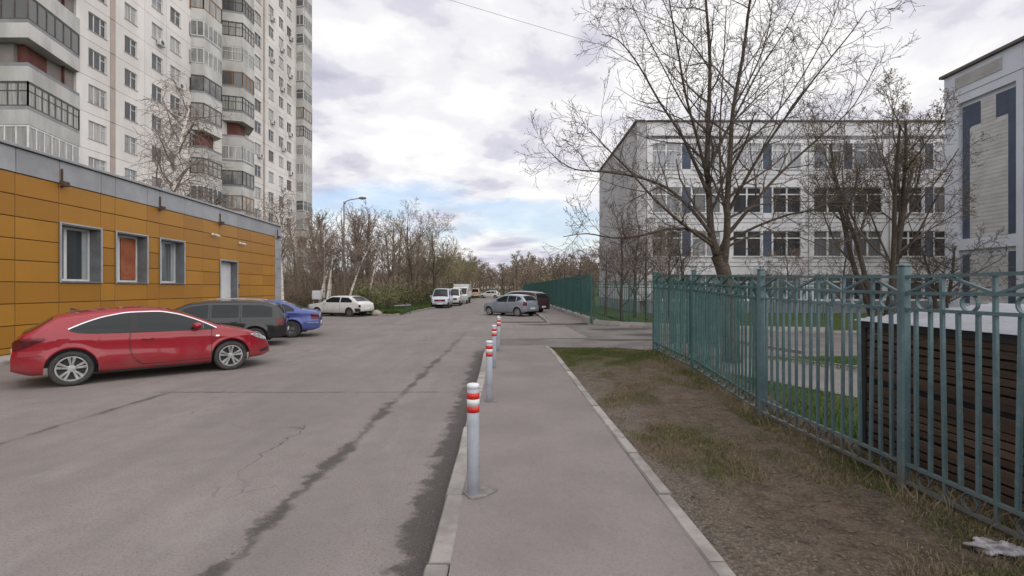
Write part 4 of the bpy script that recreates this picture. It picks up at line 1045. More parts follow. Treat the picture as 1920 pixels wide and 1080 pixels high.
# ------------------------------------------------------------------ street lamp, cabinet, railing, stone, bag, cable
lp = px(645, HZ, 43.0); SLP = thing('street_lamp', 'tall dark street lamp with a single arm among the birches', 'street lamp', (lp.x, lp.y, 0.05))
MB().tube([(0, 0, -0.1), (0, 0, 2.0), (0, 0, 9.6)], [0.10, 0.09, 0.055], 10).build('pole', 'lamp_pole', SLP, True)
MB().tube([(0, 0, 2.0), (0, 0, 2.05)], 0.15, 10).build('pole_collar', 'lamp_pole', SLP)
am = MB().tube([(0, 0, 9.3), (0.15, 0, 9.62), (0.6, 0, 9.78), (1.35, 0, 9.90)], 0.042, 8).build('arm', 'lamp_pole', SLP, True)
lh = MB(); lh.lathe([(0.02, 0.0), (0.10, 0.08), (0.13, 0.30), (0.10, 0.62), (0.02, 0.72)], 12, 'x', 1.3, 0, 9.92); o = lh.build('lamp_head', 'lamp_pole', SLP, True)
cb_ = gp(570, 590, 0.05); cb_ = px(570, HZ, 34.6)
CB = thing('utility_cabinet', 'small white cabinet raised on two metal legs at the lawn edge', 'cabinet', (cb_.x, 36.9, 0.09))
for s in (-0.26, 0.26): MB().box(s-0.03, s+0.03, -0.04, 0.04, -0.05, 0.95).build('leg', 'galv', CB)
bx_ = MB().bbox(-0.32, 0.32, -0.18, 0.18, 0.95, 1.62, 0.02).build('cabinet_box', 'plastic_white', CB); MB().box(-0.27, 0.27, -0.196, -0.181, 1.0, 1.57).build('cabinet_door', 'white_door', bx_)
MB().box(-0.29, 0.29, -0.03, 0.03, 0.45, 0.50).build('crossbar', 'galv', CB)
RL = thing('low_railing', 'low green metal railing at the corner of the planted island', 'railing', (-8.3, 34.0, 0.08), math.radians(62))
for k in range(4): MB().box(k*0.55-0.025, k*0.55+0.025, -0.025, 0.025, -0.05, 0.55).build('post', 'fence_green', RL)
MB().box(-0.05, 1.70, -0.03, 0.03, 0.55, 0.61).build('top_rail', 'galv', RL); MB().box(0.026, 1.624, -0.015, 0.015, 0.28, 0.32).build('rail', 'fence_green', RL)
def rock(name, sx, sy, sz, seed, n=10, m=7):
    r = random.Random(seed); mb = MB()
    for j in range(m+1):
        th = math.pi * j / m
        for i in range(n):
            a = 2*math.pi*i/n; k = 1 + 0.16*math.sin(3*a+seed+j) + r.uniform(-0.08, 0.08)
            mb.v.append((sx*math.sin(th)*math.cos(a)*k, sy*math.sin(th)*math.sin(a)*k, sz*(math.cos(th)*0.5*k)+sz*0.42))
    for j in range(m):
        for i in range(n): mb.f.append((j*n+i, j*n+n+i, j*n+n+(i+1)%n, j*n+(i+1)%n))
    return mb
p = gp(703, 592); tag(rock('boulder', 0.42, 0.3, 0.42, 3).build('boulder', 'stone', None, True, (p.x, p.y+0.2, -0.01)), 'pale rounded boulder at the kerbless corner of the island', 'boulder')
bg = rock('plastic_bag', 0.15, 0.065, 0.085, 9, 30, 18); rg = random.Random(2)
bg.v = [(x + 0.012*math.sin(40*y+25*x), y + 0.014*math.sin(33*x+z*50), z + 0.012*math.sin(45*x)*math.cos(38*y)) for x, y, z in bg.v]
q = gp(1868, 1040, 0.16); o = bg.build('plastic_bag', 'bag', None, True, (q.x, q.y, verge_z(q.x, q.y) - 0.008)); o.rotation_euler = (0, 0.03, -0.25); tag(o, 'crumpled dirty white plastic bag lying by the fence foot', 'bag')
rk = random.Random(21)
for k, (x, y, dx, dy, dz, cx) in enumerate(((1745, 960, 0.30, 0.12, 0.10, 'thin dry stalk leaning on the fence rail'), (1835, 985, 0.22, -0.10, 0.16, 'forked dry stalk standing over the plastic bag'))):
    q = gp(x, y, 0.16); z = verge_z(q.x, q.y)
    mb = MB().tube([(0, 0, -0.02), (dx*0.5, dy*0.5, dz*0.6), (dx, dy, dz)], [0.005, 0.004, 0.002], 5); mb.tube([(dx*0.5, dy*0.5, dz*0.6), (dx*0.4, dy*0.9, dz*1.3)], [0.003, 0.0015], 4)
    tag(mb.build('dry_stalk', 'straw', None, False, (q.x, q.y, z)), cx, 'stalk')
wa, wb = px(373, -151, 50.0), px(1440, 173, 39.0)
pts = [wa.lerp(wb, k/40) - Vector((0, 0, 1.6*(k/40)*(1-k/40))) for k in range(41)]
tag(MB().tube(pts, 0.014, 5).build('overhead_cable', 'black'), 'thin dark cable strung across the sky above the street', 'cable')
MB().tube([(wb.x-SX0, wb.y-SY, STOP+0.05), (wb.x-SX0, wb.y-SY, wb.z-0.0+0.15)], 0.03, 6).build('roof_mast', 'roof_edge', SCH)

# ------------------------------------------------------------------ vehicles
WHEELS = {}
def wheel_meshes(R, w, rimr, style):
    key = (R, w, rimr, style)
    if key in WHEELS: return WHEELS[key]
    ty = MB(); h = w/2
    prof = [(rimr, -h*0.75), (rimr+0.02, -h*0.95), (R-0.035, -h), (R-0.008, -h*0.78), (R, -h*0.45), (R, h*0.45), (R-0.008, h*0.78), (R-0.035, h), (rimr+0.02, h*0.95), (rimr, h*0.75), (rimr-0.01, h*0.3), (rimr-0.01, -h*0.3)]
    n = 36; i = 0; m = len(prof)
    for r, y in prof:
        for j in range(n): a = 2*math.pi*j/n; ty.v.append((r*math.cos(a), y, r*math.sin(a)))
    for k in range(m):
        for j in range(n): ty.f.append((k*n+j, k*n+(j+1)%n, ((k+1)%m)*n+(j+1)%n, ((k+1)%m)*n+j))
    hub = MB().lathe([(rimr-0.012, -h*0.35), (rimr-0.012, h*0.2), (0.02, h*0.2)], 24, 'y').mesh('brake_disc', 'black', False, True)
    rim = MB()      # outward side is -y here; flipped for the other side
    rp = [(rimr+0.004, -h*0.93), (rimr-0.018, -h*0.93), (rimr-0.03, -h*0.55), (rimr-0.018, -h*0.3)]
    for r, y in rp:
        for j in range(n): a = 2*math.pi*j/n; rim.v.append((r*math.cos(a), y, r*math.sin(a)))
    for k in range(3):
        for j in range(n): rim.f.append((k*n+j, k*n+(j+1)%n, (k+1)*n+(j+1)%n, (k+1)*n+j))
    def spoke(a, w0, w1, r0, r1, y0, y1):
        ca, sa = math.cos(a), math.sin(a); px_, pz_ = -sa, ca; i = len(rim.v)
        for r, ww, y in ((r0, w0, y0), (r1, w1, y1)):
            for sgn, dy in ((-1, 0.0), (-0.6, -0.012), (0.6, -0.012), (1, 0.0), (1, 0.03), (-1, 0.03)):
                rim.v.append((r*ca + px_*ww*sgn/2, y + dy, r*sa + pz_*ww*sgn/2))
        for k in range(6): rim.f.append((i+k, i+(k+1)%6, i+6+(k+1)%6, i+6+k))
    if style == 'twin':
        for k in range(5):
            a = 2*math.pi*k/5 + 0.3
            for s in (-0.19, 0.19): spoke(a + s, 0.030, 0.058, 0.05, rimr-0.018, -h*0.70, -h*0.80)
    elif style == 'five':
        for k in range(7): spoke(2*math.pi*k/7, 0.05, 0.075, 0.05, rimr-0.018, -h*0.62, -h*0.75)
    else:
        rim.lathe([(rimr-0.02, -h*0.45), (rimr*0.72, -h*0.62), (rimr*0.45, -h*0.42), (0.01, -h*0.42)], 24, 'y')
    rim.lathe([(0.066, -h*0.55), (0.07, -h*0.72), (0.05, -h*0.84), (0.01, -h*0.86)], 16, 'y')
    WHEELS[key] = (ty.mesh('wheel', 'rubber', True, True), rim.mesh('rim', 'steel_rim' if style == 'steel' else 'alloy', False, True), hub)
    return WHEELS[key]

class Car:
    def __init__(s, **k): s.__dict__.update(k)
    def base(s):
        s.x_r, s.x_f = s.rear_axle, s.rear_axle + s.wheelbase
        s.arch = getattr(s, 'arch', s.R + 0.055)
    def hw(s, x):
        L, r0, r1 = s.L, s.round_r, s.round_f
        w = s.W/2
        k = 1.0
        if x < r0: u = 1 - x/r0; k = (1 - (1-s.end_r)*u**2.6)
        if x > L - r1: u = 1 - (L-x)/r1; k = (1 - (1-s.end_f)*u**2.4)
        return w * k
    def zlow(s, x):
        z = s.sill + (0.05 if x < s.x_r - s.arch or x > s.x_f + s.arch else 0)
        if x < 0.25: z += (0.25-x)*0.35
        if x > s.L - 0.25: z += (x-s.L+0.25)*0.25
        for xa in (s.x_r, s.x_f):
            dx = abs(x - xa)
            if dx < s.arch: z = max(z, s.R + math.sqrt(s.arch**2 - dx*dx))
        return z
    def ztop(s, x): return smooth(s.top, x)
    def zbelt(s, x): return min(smooth(s.belt, x), s.ztop(x) - 0.035)
    def side_y(s, x, z):
        h = s.hw(x); zb = s.zbelt(x); zt = s.ztop(x)
        def lower(q):
            k = (q - s.wide_z)
            y = h * (1 - (0.10*(k/0.45)**2 if k < 0 else 0.055*(k/0.45)**2))
            cz = getattr(s, 'crease', None)
            if cz:
                c1 = cz + 0.05 - 0.035*(x-2.0); y += 0.016*math.exp(-((q-c1)/0.030)**2) - 0.020*math.exp(-((q-c1+0.20)/0.10)**2) + 0.014*math.exp(-((q-0.36-0.07*max(0, x-2.0)**1.4)/0.035)**2)
            for xa in (s.x_r, s.x_f):
                dd = math.hypot(x-xa, q-s.R) - s.arch; y += 0.022*math.exp(-(dd/0.055)**2) if q > s.R*0.7 else 0
            return y
        if z <= zb: return lower(z)
        yb = lower(zb); zr = zt - s.crown; Hh = max(zr - zb, 1e-4); t = min(1.0, (z-zb)/Hh)
        yr = max(0.05, yb - s.tumble*Hh - 0.03)
        return yb + (yr-yb)*(t**1.25)
    def edge_y(s, x): return s.side_y(x, s.ztop(x) - s.crown)
    def top_z(s, x, y):
        e = s.edge_y(x); return s.ztop(x) - s.crown*min(1.3, abs(y)/max(e, .01))**2.2
    def stations(s):
        xs = set()
        n = 64
        for i in range(n+1): xs.add(round(s.L*i/n, 4))
        for v in (0.012, 0.03, 0.06): xs.add(v); xs.add(round(s.L-v, 4))
        for xa in (s.x_r, s.x_f):
            for k in range(-12, 13): xs.add(round(xa + s.arch*math.sin(k/12*math.pi/2), 4))
            xs.add(round(xa-s.arch-0.004, 4)); xs.add(round(xa+s.arch+0.004, 4))
        xs = sorted(v for v in xs if 0 <= v <= s.L)
        out = [xs[0]]
        for v in xs[1:]:
            if v - out[-1] > 0.0035: out.append(v)
        return out
    def body(s, root, mat):
        mb = MB(); xs = s.stations(); NSd, NG, NR = 9, 5, 5; ring = 2*(NSd+NG+NR) + 1
        for x in xs:
            zl, zb, zt = s.zlow(x), s.zbelt(x), s.ztop(x); zl = min(zl, zb - 0.03); pts = []
            pts.append((s.side_y(x, zl) - 0.05, zl + 0.0))
            for i in range(NSd): z = zl + (zb-zl)*i/(NSd-1); pts.append((s.side_y(x, z), z))
            zr = zt - s.crown
            for i in range(1, NG+1): z = zb + (zr-zb)*i/NG; pts.append((s.side_y(x, z), z))
            e = pts[-1][0]
            for i in range(1, NR): y = e*(1 - i/NR); pts.append((y, s.top_z(x, y)))
            row = pts + [(0.0, zt)] + [(-y, z) for y, z in reversed(pts)]
            s.nrow = len(row)
            mb.v += [(x - s.L/2, y, z) for y, z in row]
        n = s.nrow
        for k in range(len(xs)-1):
            for j in range(n-1): mb.f.append((k*n+j, (k+1)*n+j, (k+1)*n+j+1, k*n+j+1))
        mb.f.append(tuple(range(n))); mb.f.append(tuple(reversed([(len(xs)-1)*n + j for j in range(n)])))
        return put('body', mb.mesh('body', mat, True, True), root)
    def spt(s, x, z, side, off):
        e = 0.004; y = s.side_y(x, z)
        dx = (s.side_y(min(x+e, s.L), z) - s.side_y(max(x-e, 0), z)) / (min(x+e, s.L) - max(x-e, 0)); dz = (s.side_y(x, z+e) - s.side_y(x, z-e)) / (2*e)
        dx = max(-6, min(6, dx)); dz = max(-3, min(3, dz))
        n = Vector((-dx, 1, -dz)).normalized()
        return (x - s.L/2 + n.x*off, side*(y + n.y*off), z + n.z*off)
    def side_patch(s, name, mat, root, grid, sides=(1, -1), off=0.006, parent=None, smooth_=True):
        res = []
        for sd in sides:
            mb = MB(); nj = len(grid[0])
            for row in grid:
                for x, z in row: mb.v.append(s.spt(x, z, sd, off))
            for i in range(len(grid)-1):
                for j in range(nj-1): mb.f.append(((i*nj+j, (i+1)*nj+j, (i+1)*nj+j+1, i*nj+j+1) if sd < 0 else (i*nj+j, i*nj+j+1, (i+1)*nj+j+1, (i+1)*nj+j)))
            res.append(mb.build(name, mat, parent or root, smooth_))
        return res
    def band(s, x0, x1, lo, hi, nx=14, nz=4):
        g = []
        for i in range(nx+1):
            x = x0 + (x1-x0)*i/nx; a, b = (lo(x) if callable(lo) else lo), (hi(x) if callable(hi) else hi); b = max(b, a + 0.002)
            g.append([(x, a + (b-a)*j/nz) for j in range(nz+1)])
        return g
    def line(s, pts, w):       # thin strip following (x,z) points on the side
        g = []
        for i, (x, z) in enumerate(pts):
            a = pts[max(i-1, 0)]; b = pts[min(i+1, len(pts)-1)]; dx, dz = b[0]-a[0], b[1]-a[1]; L = math.hypot(dx, dz) or 1
            g.append([(x + dz/L*w/2, z - dx/L*w/2), (x - dz/L*w/2, z + dx/L*w/2)])
        return g
    def top_patch(s, name, mat, root, x0, x1, inset, nx=10, ny=8, off=0.006):
        mb = MB()
        for i in range(nx+1):
            x = x0 + (x1-x0)*i/nx; e = s.edge_y(x) - inset; sl_ = (s.ztop(min(s.L, x+0.01)) - s.ztop(max(0, x-0.01)))/0.02
            n = Vector((-sl_, 0, 1)).normalized()
            for j in range(ny+1):
                y = -e + 2*e*j/ny; mb.v.append((x - s.L/2 + n.x*off, y, s.top_z(x, y) + n.z*off))
        for i in range(nx):
            for j in range(ny): mb.f.append((i*(ny+1)+j, (i+1)*(ny+1)+j, (i+1)*(ny+1)+j+1, i*(ny+1)+j+1))
        return mb.build(name, mat, root, True)
    def front_box(s, name, mat, root, front, y0, y1, z0, z1, t=0.012, off=0.0):
        xx = s.L/2 + off if front else -s.L/2 - off - t
        return MB().bbox(xx, xx + t, y0, y1, z0, z1, 0.003).build(name, mat, root)
    def make(s, name, label, paint, group=None, cat='car'):
        s.base(); root = thing(name, label, cat, group=group)
        s.bd = s.body(root, paint)
        hw = s.W/2
        ub = MB(); ub.box(-s.L/2+0.50, s.L/2-0.55, -hw+0.30, hw-0.30, 0.19, s.sill+0.42); ub.build('underbody', 'black', root)
        for xa in (s.x_r, s.x_f):
            MB().box(xa-s.L/2-s.arch-0.02, xa-s.L/2+s.arch+0.02, -hw+0.16, hw-0.16, s.R*1.1, s.R+s.arch+0.04).build('wheel_housing', 'black', root)
        ty, rm, hb = wheel_meshes(s.R, getattr(s, 'tw', 0.21), s.rimr, s.rim)
        for xa in (s.x_r, s.x_f):
            for sd in (1, -1):
                w = put('wheel', ty, root, (xa - s.L/2, sd*(hw - s.inset), s.R), 0 if sd < 0 else math.pi)
                put('rim', rm, w); put('brake_disc', hb, w)
        return root
def place(root, s, pr, pf, side):
    """rear and front wheel contact points on the visible side (+1 left, -1 right)"""
    pr = Vector((pr.x, pr.y)); pf = Vector((pf.x, pf.y)); h = (pf-pr).normalized(); left = Vector((-h.y, h.x))
    mid = (pr+pf)/2 - left*side*(s.W/2 - s.inset*0.6); c = mid - h*((s.x_r+s.x_f)/2 - s.L/2)
    root.location = (c.x, c.y, 0.0); root.rotation_euler = (0, 0, math.atan2(h.y, h.x))
def place_at(root, x, y, hx, hy): root.location = (x, y, 0.0); root.rotation_euler = (0, 0, math.atan2(hy, hx))

# --- red coupe in the foreground
R1 = Car(L=4.47, W=1.84, wheelbase=2.695, rear_axle=0.83, R=0.335, rimr=0.235, rim='twin', tw=0.225, inset=0.125, sill=0.205, wide_z=0.58, crown=0.045, tumble=0.44, round_r=0.62, round_f=0.85, end_r=0.70, end_f=0.50, crease=0.80,
    top=[(0, 0.62), (0.02, 0.76), (0.06, 0.90), (0.14, 1.035), (0.26, 1.10), (0.50, 1.27), (0.62, 1.35), (0.95, 1.415), (1.4, 1.465), (1.85, 1.485), (2.25, 1.455), (2.65, 1.355), (3.05, 1.19), (3.38, 1.045), (3.6, 0.99), (3.9, 0.92), (4.15, 0.83), (4.32, 0.73), (4.42, 0.62), (4.47, 0.50)],
    belt=[(0, 0.58), (0.06, 0.84), (0.14, 0.97), (0.5, 1.01), (1.0, 0.985), (2.0, 0.955), (3.0, 0.945), (3.4, 0.965), (3.9, 0.86), (4.2, 0.74), (4.47, 0.45)])
red = R1.make('parked_car', 'red three door coupe with silver wheels parked askew before the yellow building', 'paint_red')
up = [(0.80, 1.085), (1.05, 1.20), (1.35, 1.30), (1.75, 1.365), (2.15, 1.37), (2.5, 1.31), (2.8, 1.20), (3.05, 1.08), (3.22, 0.985)]
lo_ = [(0.80, 1.075), (0.95, 1.025), (1.3, 1.0), (2.0, 0.985), (3.22, 0.975)]
upf, lof = lambda x: smooth(up, x), lambda x: smooth(lo_, x)
R1.side_patch('side_window', 'car_glass', red, R1.band(0.81, 1.70, lof, upf, 18))
R1.side_patch('side_window', 'car_glass', red, R1.band(1.83, 2.98, lof, upf, 20))
R1.side_patch('side_window', 'car_glass', red, R1.band(3.0, 3.2, lof, upf, 6), off=0.004)
R1.side_patch('window_pillar', 'black', red, R1.band(1.70, 1.83, lof, upf, 3), off=0.008)
R1.side_patch('chrome_strip', 'chrome', red, R1.line([(0.78, 1.085)] + [(x, upf(x) + 0.012) for x in [0.85 + 0.08*k for k in range(30)]] + [(3.24, 0.985)], 0.019), off=0.012)
R1.side_patch('window_seal', 'black', red, R1.line([(0.80 + 0.1*k, lof(0.80+0.1*k) - 0.008) for k in range(25)], 0.022), off=0.008)
R1.top_patch('windscreen', 'car_glass', red, 2.42, 3.36, 0.10)
R1.top_patch('rear_window', 'car_glass', red, 0.16, 0.55, 0.10)
R1.side_patch('door_gap', 'black', red, R1.line([(1.72, 0.975), (1.71, 0.92), (1.70, 0.86), (1.70, 0.80), (1.705, 0.73), (1.71, 0.66), (1.72, 0.60), (1.74, 0.52), (1.80, 0.42), (1.86, 0.36), (1.92, 0.32)], 0.012), off=0.014)
R1.side_patch('door_gap', 'black', red, R1.line([(3.14, 0.955 - 0.05*k) for k in range(13)], 0.012), off=0.012)
R1.side_patch('door_gap', 'black', red, R1.line([(1.92 + 0.1*k, 0.315) for k in range(13)], 0.010), off=0.004)
R1.side_patch('fuel_flap', 'paint_red', red, R1.band(0.62, 0.80, 0.76, 0.91, 4, 3), sides=(-1,), off=0.010)
R1.side_patch('bumper_gap', 'black', red, R1.line([(0.06, 0.60), (0.25, 0.60), (0.42, 0.62)], 0.009), off=0.009)
R1.side_patch('sill_trim', 'black', red, R1.band(1.22, 3.12, 0.205, 0.235, 10, 1), off=0.006)
def tail(x): return interp([(0.02, 0.70), (0.22, 0.78), (0.50, 0.925)], x)
R1.side_patch('tail_lamp', 'red_lamp', red, R1.band(0.012, 0.46, tail, lambda x: interp([(0.012, 0.86), (0.1, 0.935), (0.46, 0.945)], x), 12), off=0.010)
R1.side_patch('headlight', 'lamp_glass', red, R1.band(3.93, 4.34, lambda x: interp([(3.93, 0.795), (4.1, 0.70), (4.34, 0.62)], x), lambda x: interp([(3.93, 0.805), (4.1, 0.80), (4.34, 0.685)], x), 12), off=0.010)
R1.side_patch('fog_lamp', 'black', red, R1.band(4.18, 4.40, 0.36, lambda x: interp([(4.18, 0.40), (4.40, 0.46)], x), 6), off=0.008)
R1.front_box('grille', 'black', red, True, -0.42, 0.42, 0.30, 0.44, 0.02, -0.012); R1.front_box('number_plate', 'plate', red, False, -0.26, 0.26, 0.62, 0.735)
R1.front_box('number_plate', 'plate', red, True, -0.26, 0.26, 0.33, 0.44, 0.012, 0.009)
R1.side_patch('repeater_lamp', 'chrome', red, R1.band(3.22, 3.29, 0.80, 0.825, 2, 1), off=0.008)
for sd in (1, -1):
    p = R1.spt(2.0, 0.83, sd, 0.012); MB().tube([(p[0]-0.10, p[1], p[2]), (p[0], p[1]+sd*0.018, p[2]+0.004), (p[0]+0.10, p[1], p[2]+0.006)], [0.012, 0.016, 0.012], 8).build('door_handle', 'paint_red', red, True)
    mr = MB(); p = R1.spt(2.86, 1.03, sd, 0.0); cx, cy, cz = p[0], p[1] + sd*0.13, p[2] + 0.03
    for j in range(9):
        th = math.pi*j/8
        for i in range(14): a = 2*math.pi*i/14; mr.v.append((cx + 0.085*math.cos(th)*1.0 - 0.01, cy + 0.115*math.sin(th)*math.cos(a), cz + 0.075*math.sin(th)*math.sin(a)))
    for j in range(8):
        for i in range(14): mr.f.append((j*14+i, j*14+(i+1)%14, (j+1)*14+(i+1)%14, (j+1)*14+i))
    m_ = mr.build('wing_mirror', 'paint_red', red, True); MB().beam((p[0], p[1]-sd*0.01, p[2]-0.02), (cx, cy, cz-0.04), 0.07, 0.03).build('mirror_foot', 'black', m_)
an = MB(); an.v += [(-1.42, -0.014, 1.42), (-1.42, 0.014, 1.42), (-1.26, 0.010, 1.42), (-1.26, -0.010, 1.42), (-1.42, -0.003, 1.475), (-1.42, 0.003, 1.475)]; an.f += [(0,1,2,3),(0,3,4),(1,5,2),(3,2,5,4),(0,4,5,1)]; an.build('antenna', 'black', red)
place(red, R1, gp(130, 724), gp(435, 693), -1)

# --- helper adding the usual glass, lamps, gaps and mirrors to simpler cars
def dress(c, root, wins, ws, rw, doors, paint, head, tailp, plates=True, handle=True, lower=None, mirror_x=None, inset=0.10):
    for g in wins: c.side_patch('side_window', 'car_glass', root, g)
    if ws: c.top_patch('windscreen', 'car_glass', root, ws[0], ws[1], inset)
    if rw: c.top_patch('rear_window', 'car_glass', root, rw[0], rw[1], inset)
    for x, z0, z1 in doors: c.side_patch('door_gap', 'black', root, c.line([(x, z0 + (z1-z0)*k/5) for k in range(6)], 0.014), off=0.004)
    if head: c.side_patch('headlight', 'lamp_glass', root, head, off=0.010)
    if tailp: c.side_patch('tail_lamp', 'red_lamp', root, tailp, off=0.010)
    if plates:
        c.front_box('number_plate', 'plate', root, True, -0.26, 0.26, 0.38, 0.49, 0.012, 0.004); c.front_box('number_plate', 'plate', root, False, -0.26, 0.26, 0.48, 0.59, 0.012, 0.002)
    if lower: c.side_patch('bumper', lower[0], root, c.band(0.005, lower[1], lower[2], lower[3], 8), off=0.012); c.side_patch('bumper', lower[0], root, c.band(c.L-lower[4], c.L-0.005, lower[2], lower[3], 8), off=0.012)
    if mirror_x:
        for sd in (1, -1):
            z = c.zbelt(mirror_x) + 0.07; p = c.spt(mirror_x, z, sd, 0.0)
            MB().bbox(p[0]-0.05, p[0]+0.06, min(p[1]-0.01*sd, p[1]+sd*0.20), max(p[1]-0.01*sd, p[1]+sd*0.20), z-0.05, z+0.08, 0.02).build('wing_mirror', paint, root)
    if handle:
        for x in handle if hasattr(handle, '__len__') else ():
            for sd in (1, -1):
                p = c.spt(x, c.zbelt(x) - 0.12, sd, 0.008); MB().bbox(p[0]-0.09, p[0]+0.09, p[1]-0.012, p[1]+0.012, p[2]-0.014, p[2]+0.014, 0.004).build('door_handle', paint, root)

# --- black people carrier between the red coupe and the blue saloon
R2 = Car(L=4.62, W=1.80, wheelbase=2.78, rear_axle=0.92, R=0.32, rimr=0.215, rim='five', inset=0.125, sill=0.23, wide_z=0.62, crown=0.05, tumble=0.26, round_r=0.40, round_f=0.8, end_r=0.86, end_f=0.62,
    top=[(0, 0.66), (0.04, 0.95), (0.14, 1.22), (0.30, 1.42), (0.55, 1.50), (1.3, 1.555), (2.2, 1.56), (2.75, 1.49), (3.15, 1.32), (3.55, 1.09), (3.75, 1.02), (4.2, 0.92), (4.5, 0.74), (4.62, 0.55)],
    belt=[(0, 0.60), (0.1, 0.93), (0.5, 0.97), (2, 0.95), (3.2, 0.94), (3.7, 0.95), (4.2, 0.85), (4.62, 0.5)])
blk = R2.make('parked_car', 'black estate car with roof rails parked between the red coupe and the blue saloon', 'paint_black')
wt = lambda x: interp([(0.40, 1.30), (0.7, 1.40), (2.3, 1.43), (2.75, 1.36), (3.2, 1.12), (3.4, 1.02)], x)
dress(R2, blk, [R2.band(0.42, 1.28, 1.0, wt), R2.band(1.38, 2.12, 1.0, wt), R2.band(2.22, 3.32, 0.99, wt)], (2.72, 3.62), (0.10, 0.36), [(1.33, 0.30, 1.42), (2.17, 0.28, 1.42), (3.28, 0.30, 0.95)], 'paint_black',
    R2.band(4.05, 4.5, 0.62, lambda x: interp([(4.05, 0.80), (4.5, 0.70)], x)), R2.band(0.02, 0.30, 0.70, lambda x: interp([(0.02, 0.92), (0.3, 0.95)], x)), handle=(1.5, 2.35), mirror_x=3.1)
for sd in (1, -1):
    pts = [(-R2.L/2 + x, sd*(R2.edge_y(x) - 0.10), R2.ztop(x) + dz) for x, dz in ((0.65, -0.02), (0.75, 0.045), (1.5, 0.05), (2.2, 0.045), (2.35, -0.03))]; MB().tube(pts, 0.016, 6).build('roof_rail', 'alloy' if sd < 0 else 'alloy', blk, True)
place_at(blk, -9.86, 15.68, -0.93, -0.37); blk.scale = (1, 1, 0.95)

# --- blue saloon
R3 = Car(L=4.55, W=1.77, wheelbase=2.68, rear_axle=0.98, R=0.315, rimr=0.195, rim='steel', inset=0.125, sill=0.22, wide_z=0.60, crown=0.045, tumble=0.46, round_r=0.5, round_f=0.8, end_r=0.82, end_f=0.6,
    top=[(0, 0.62), (0.03, 0.84), (0.10, 1.00), (0.30, 1.045), (0.62, 1.10), (1.0, 1.27), (1.4, 1.41), (1.9, 1.45), (2.4, 1.43), (2.8, 1.30), (3.2, 1.11), (3.45, 1.0), (3.9, 0.92), (4.3, 0.80), (4.5, 0.66), (4.55, 0.52)],
    belt=[(0, 0.58), (0.08, 0.90), (0.4, 0.985), (1.0, 0.97), (2, 0.94), (3.2, 0.93), (3.5, 0.95), (4.2, 0.78), (4.55, 0.48)], crease=0.86)
blu = R3.make('parked_car', 'blue saloon car parked with its tail to the street behind the black estate', 'paint_blue')
wt3 = lambda x: interp([(0.85, 1.06), (1.15, 1.24), (1.5, 1.33), (2.2, 1.35), (2.6, 1.27), (3.15, 0.99)], x)
dress(R3, blu, [R3.band(0.90, 1.35, 1.0, wt3), R3.band(1.40, 2.02, 0.99, wt3), R3.band(2.1, 3.08, 0.985, wt3)], (2.5, 3.35), (0.66, 1.25), [(1.38, 0.45, 1.0), (2.06, 0.28, 1.33), (3.1, 0.3, 0.94)], 'paint_blue',
    R3.band(4.0, 4.45, 0.60, lambda x: interp([(4.0, 0.76), (4.45, 0.68)], x)), R3.band(0.012, 0.30, 0.70, lambda x: interp([(0.012, 0.84), (0.30, 0.90)], x)), handle=(1.55, 2.25), mirror_x=2.95)
R3.side_patch('bumper_strip', 'lamp_glass', blu, R3.line([(0.02, 0.56), (0.2, 0.56), (0.42, 0.56)], 0.02), off=0.010)
place(blu, R3, gp(547, 633), gp(547, 633) + Vector((-2.55, -0.80, 0)), 1)

# --- old white hatchback with dark bumpers
R4 = Car(L=4.30, W=1.66, wheelbase=2.56, rear_axle=0.86, R=0.29, rimr=0.175, rim='steel', tw=0.17, inset=0.12, sill=0.23, wide_z=0.60, crown=0.035, tumble=0.34, round_r=0.25, round_f=0.4, end_r=0.92, end_f=0.84,
    top=[(0, 0.60), (0.03, 0.86), (0.16, 0.95), (0.30, 1.02), (0.80, 1.31), (1.05, 1.385), (1.7, 1.40), (2.35, 1.38), (2.65, 1.24), (3.05, 0.995), (3.2, 0.95), (3.8, 0.87), (4.2, 0.79), (4.28, 0.70), (4.30, 0.55)],
    belt=[(0, 0.56), (0.08, 0.86), (0.5, 0.90), (2, 0.90), (3.1, 0.895), (3.8, 0.83), (4.22, 0.74), (4.3, 0.50)])
wht = R4.make('parked_car', 'old white hatchback with dark bumpers parked beside the planted island', 'paint_white')
wt4 = lambda x: interp([(0.62, 1.03), (1.0, 1.26), (2.3, 1.30), (2.55, 1.20), (2.95, 0.95)], x)
dress(R4, wht, [R4.band(0.66, 1.55, 0.945, wt4), R4.band(1.64, 2.9, 0.94, wt4)], (2.42, 3.05), (0.32, 0.85), [(1.60, 0.28, 1.3), (2.90, 0.28, 0.9)], 'paint_white',
    R4.band(4.05, 4.29, 0.62, 0.74), R4.band(0.01, 0.12, 0.62, 0.80), handle=(1.78,), lower=('black', 0.40, 0.34, 0.56, 0.28), mirror_x=2.75)
place(wht, R4, gp(658, 594), gp(593, 592.6), 1)

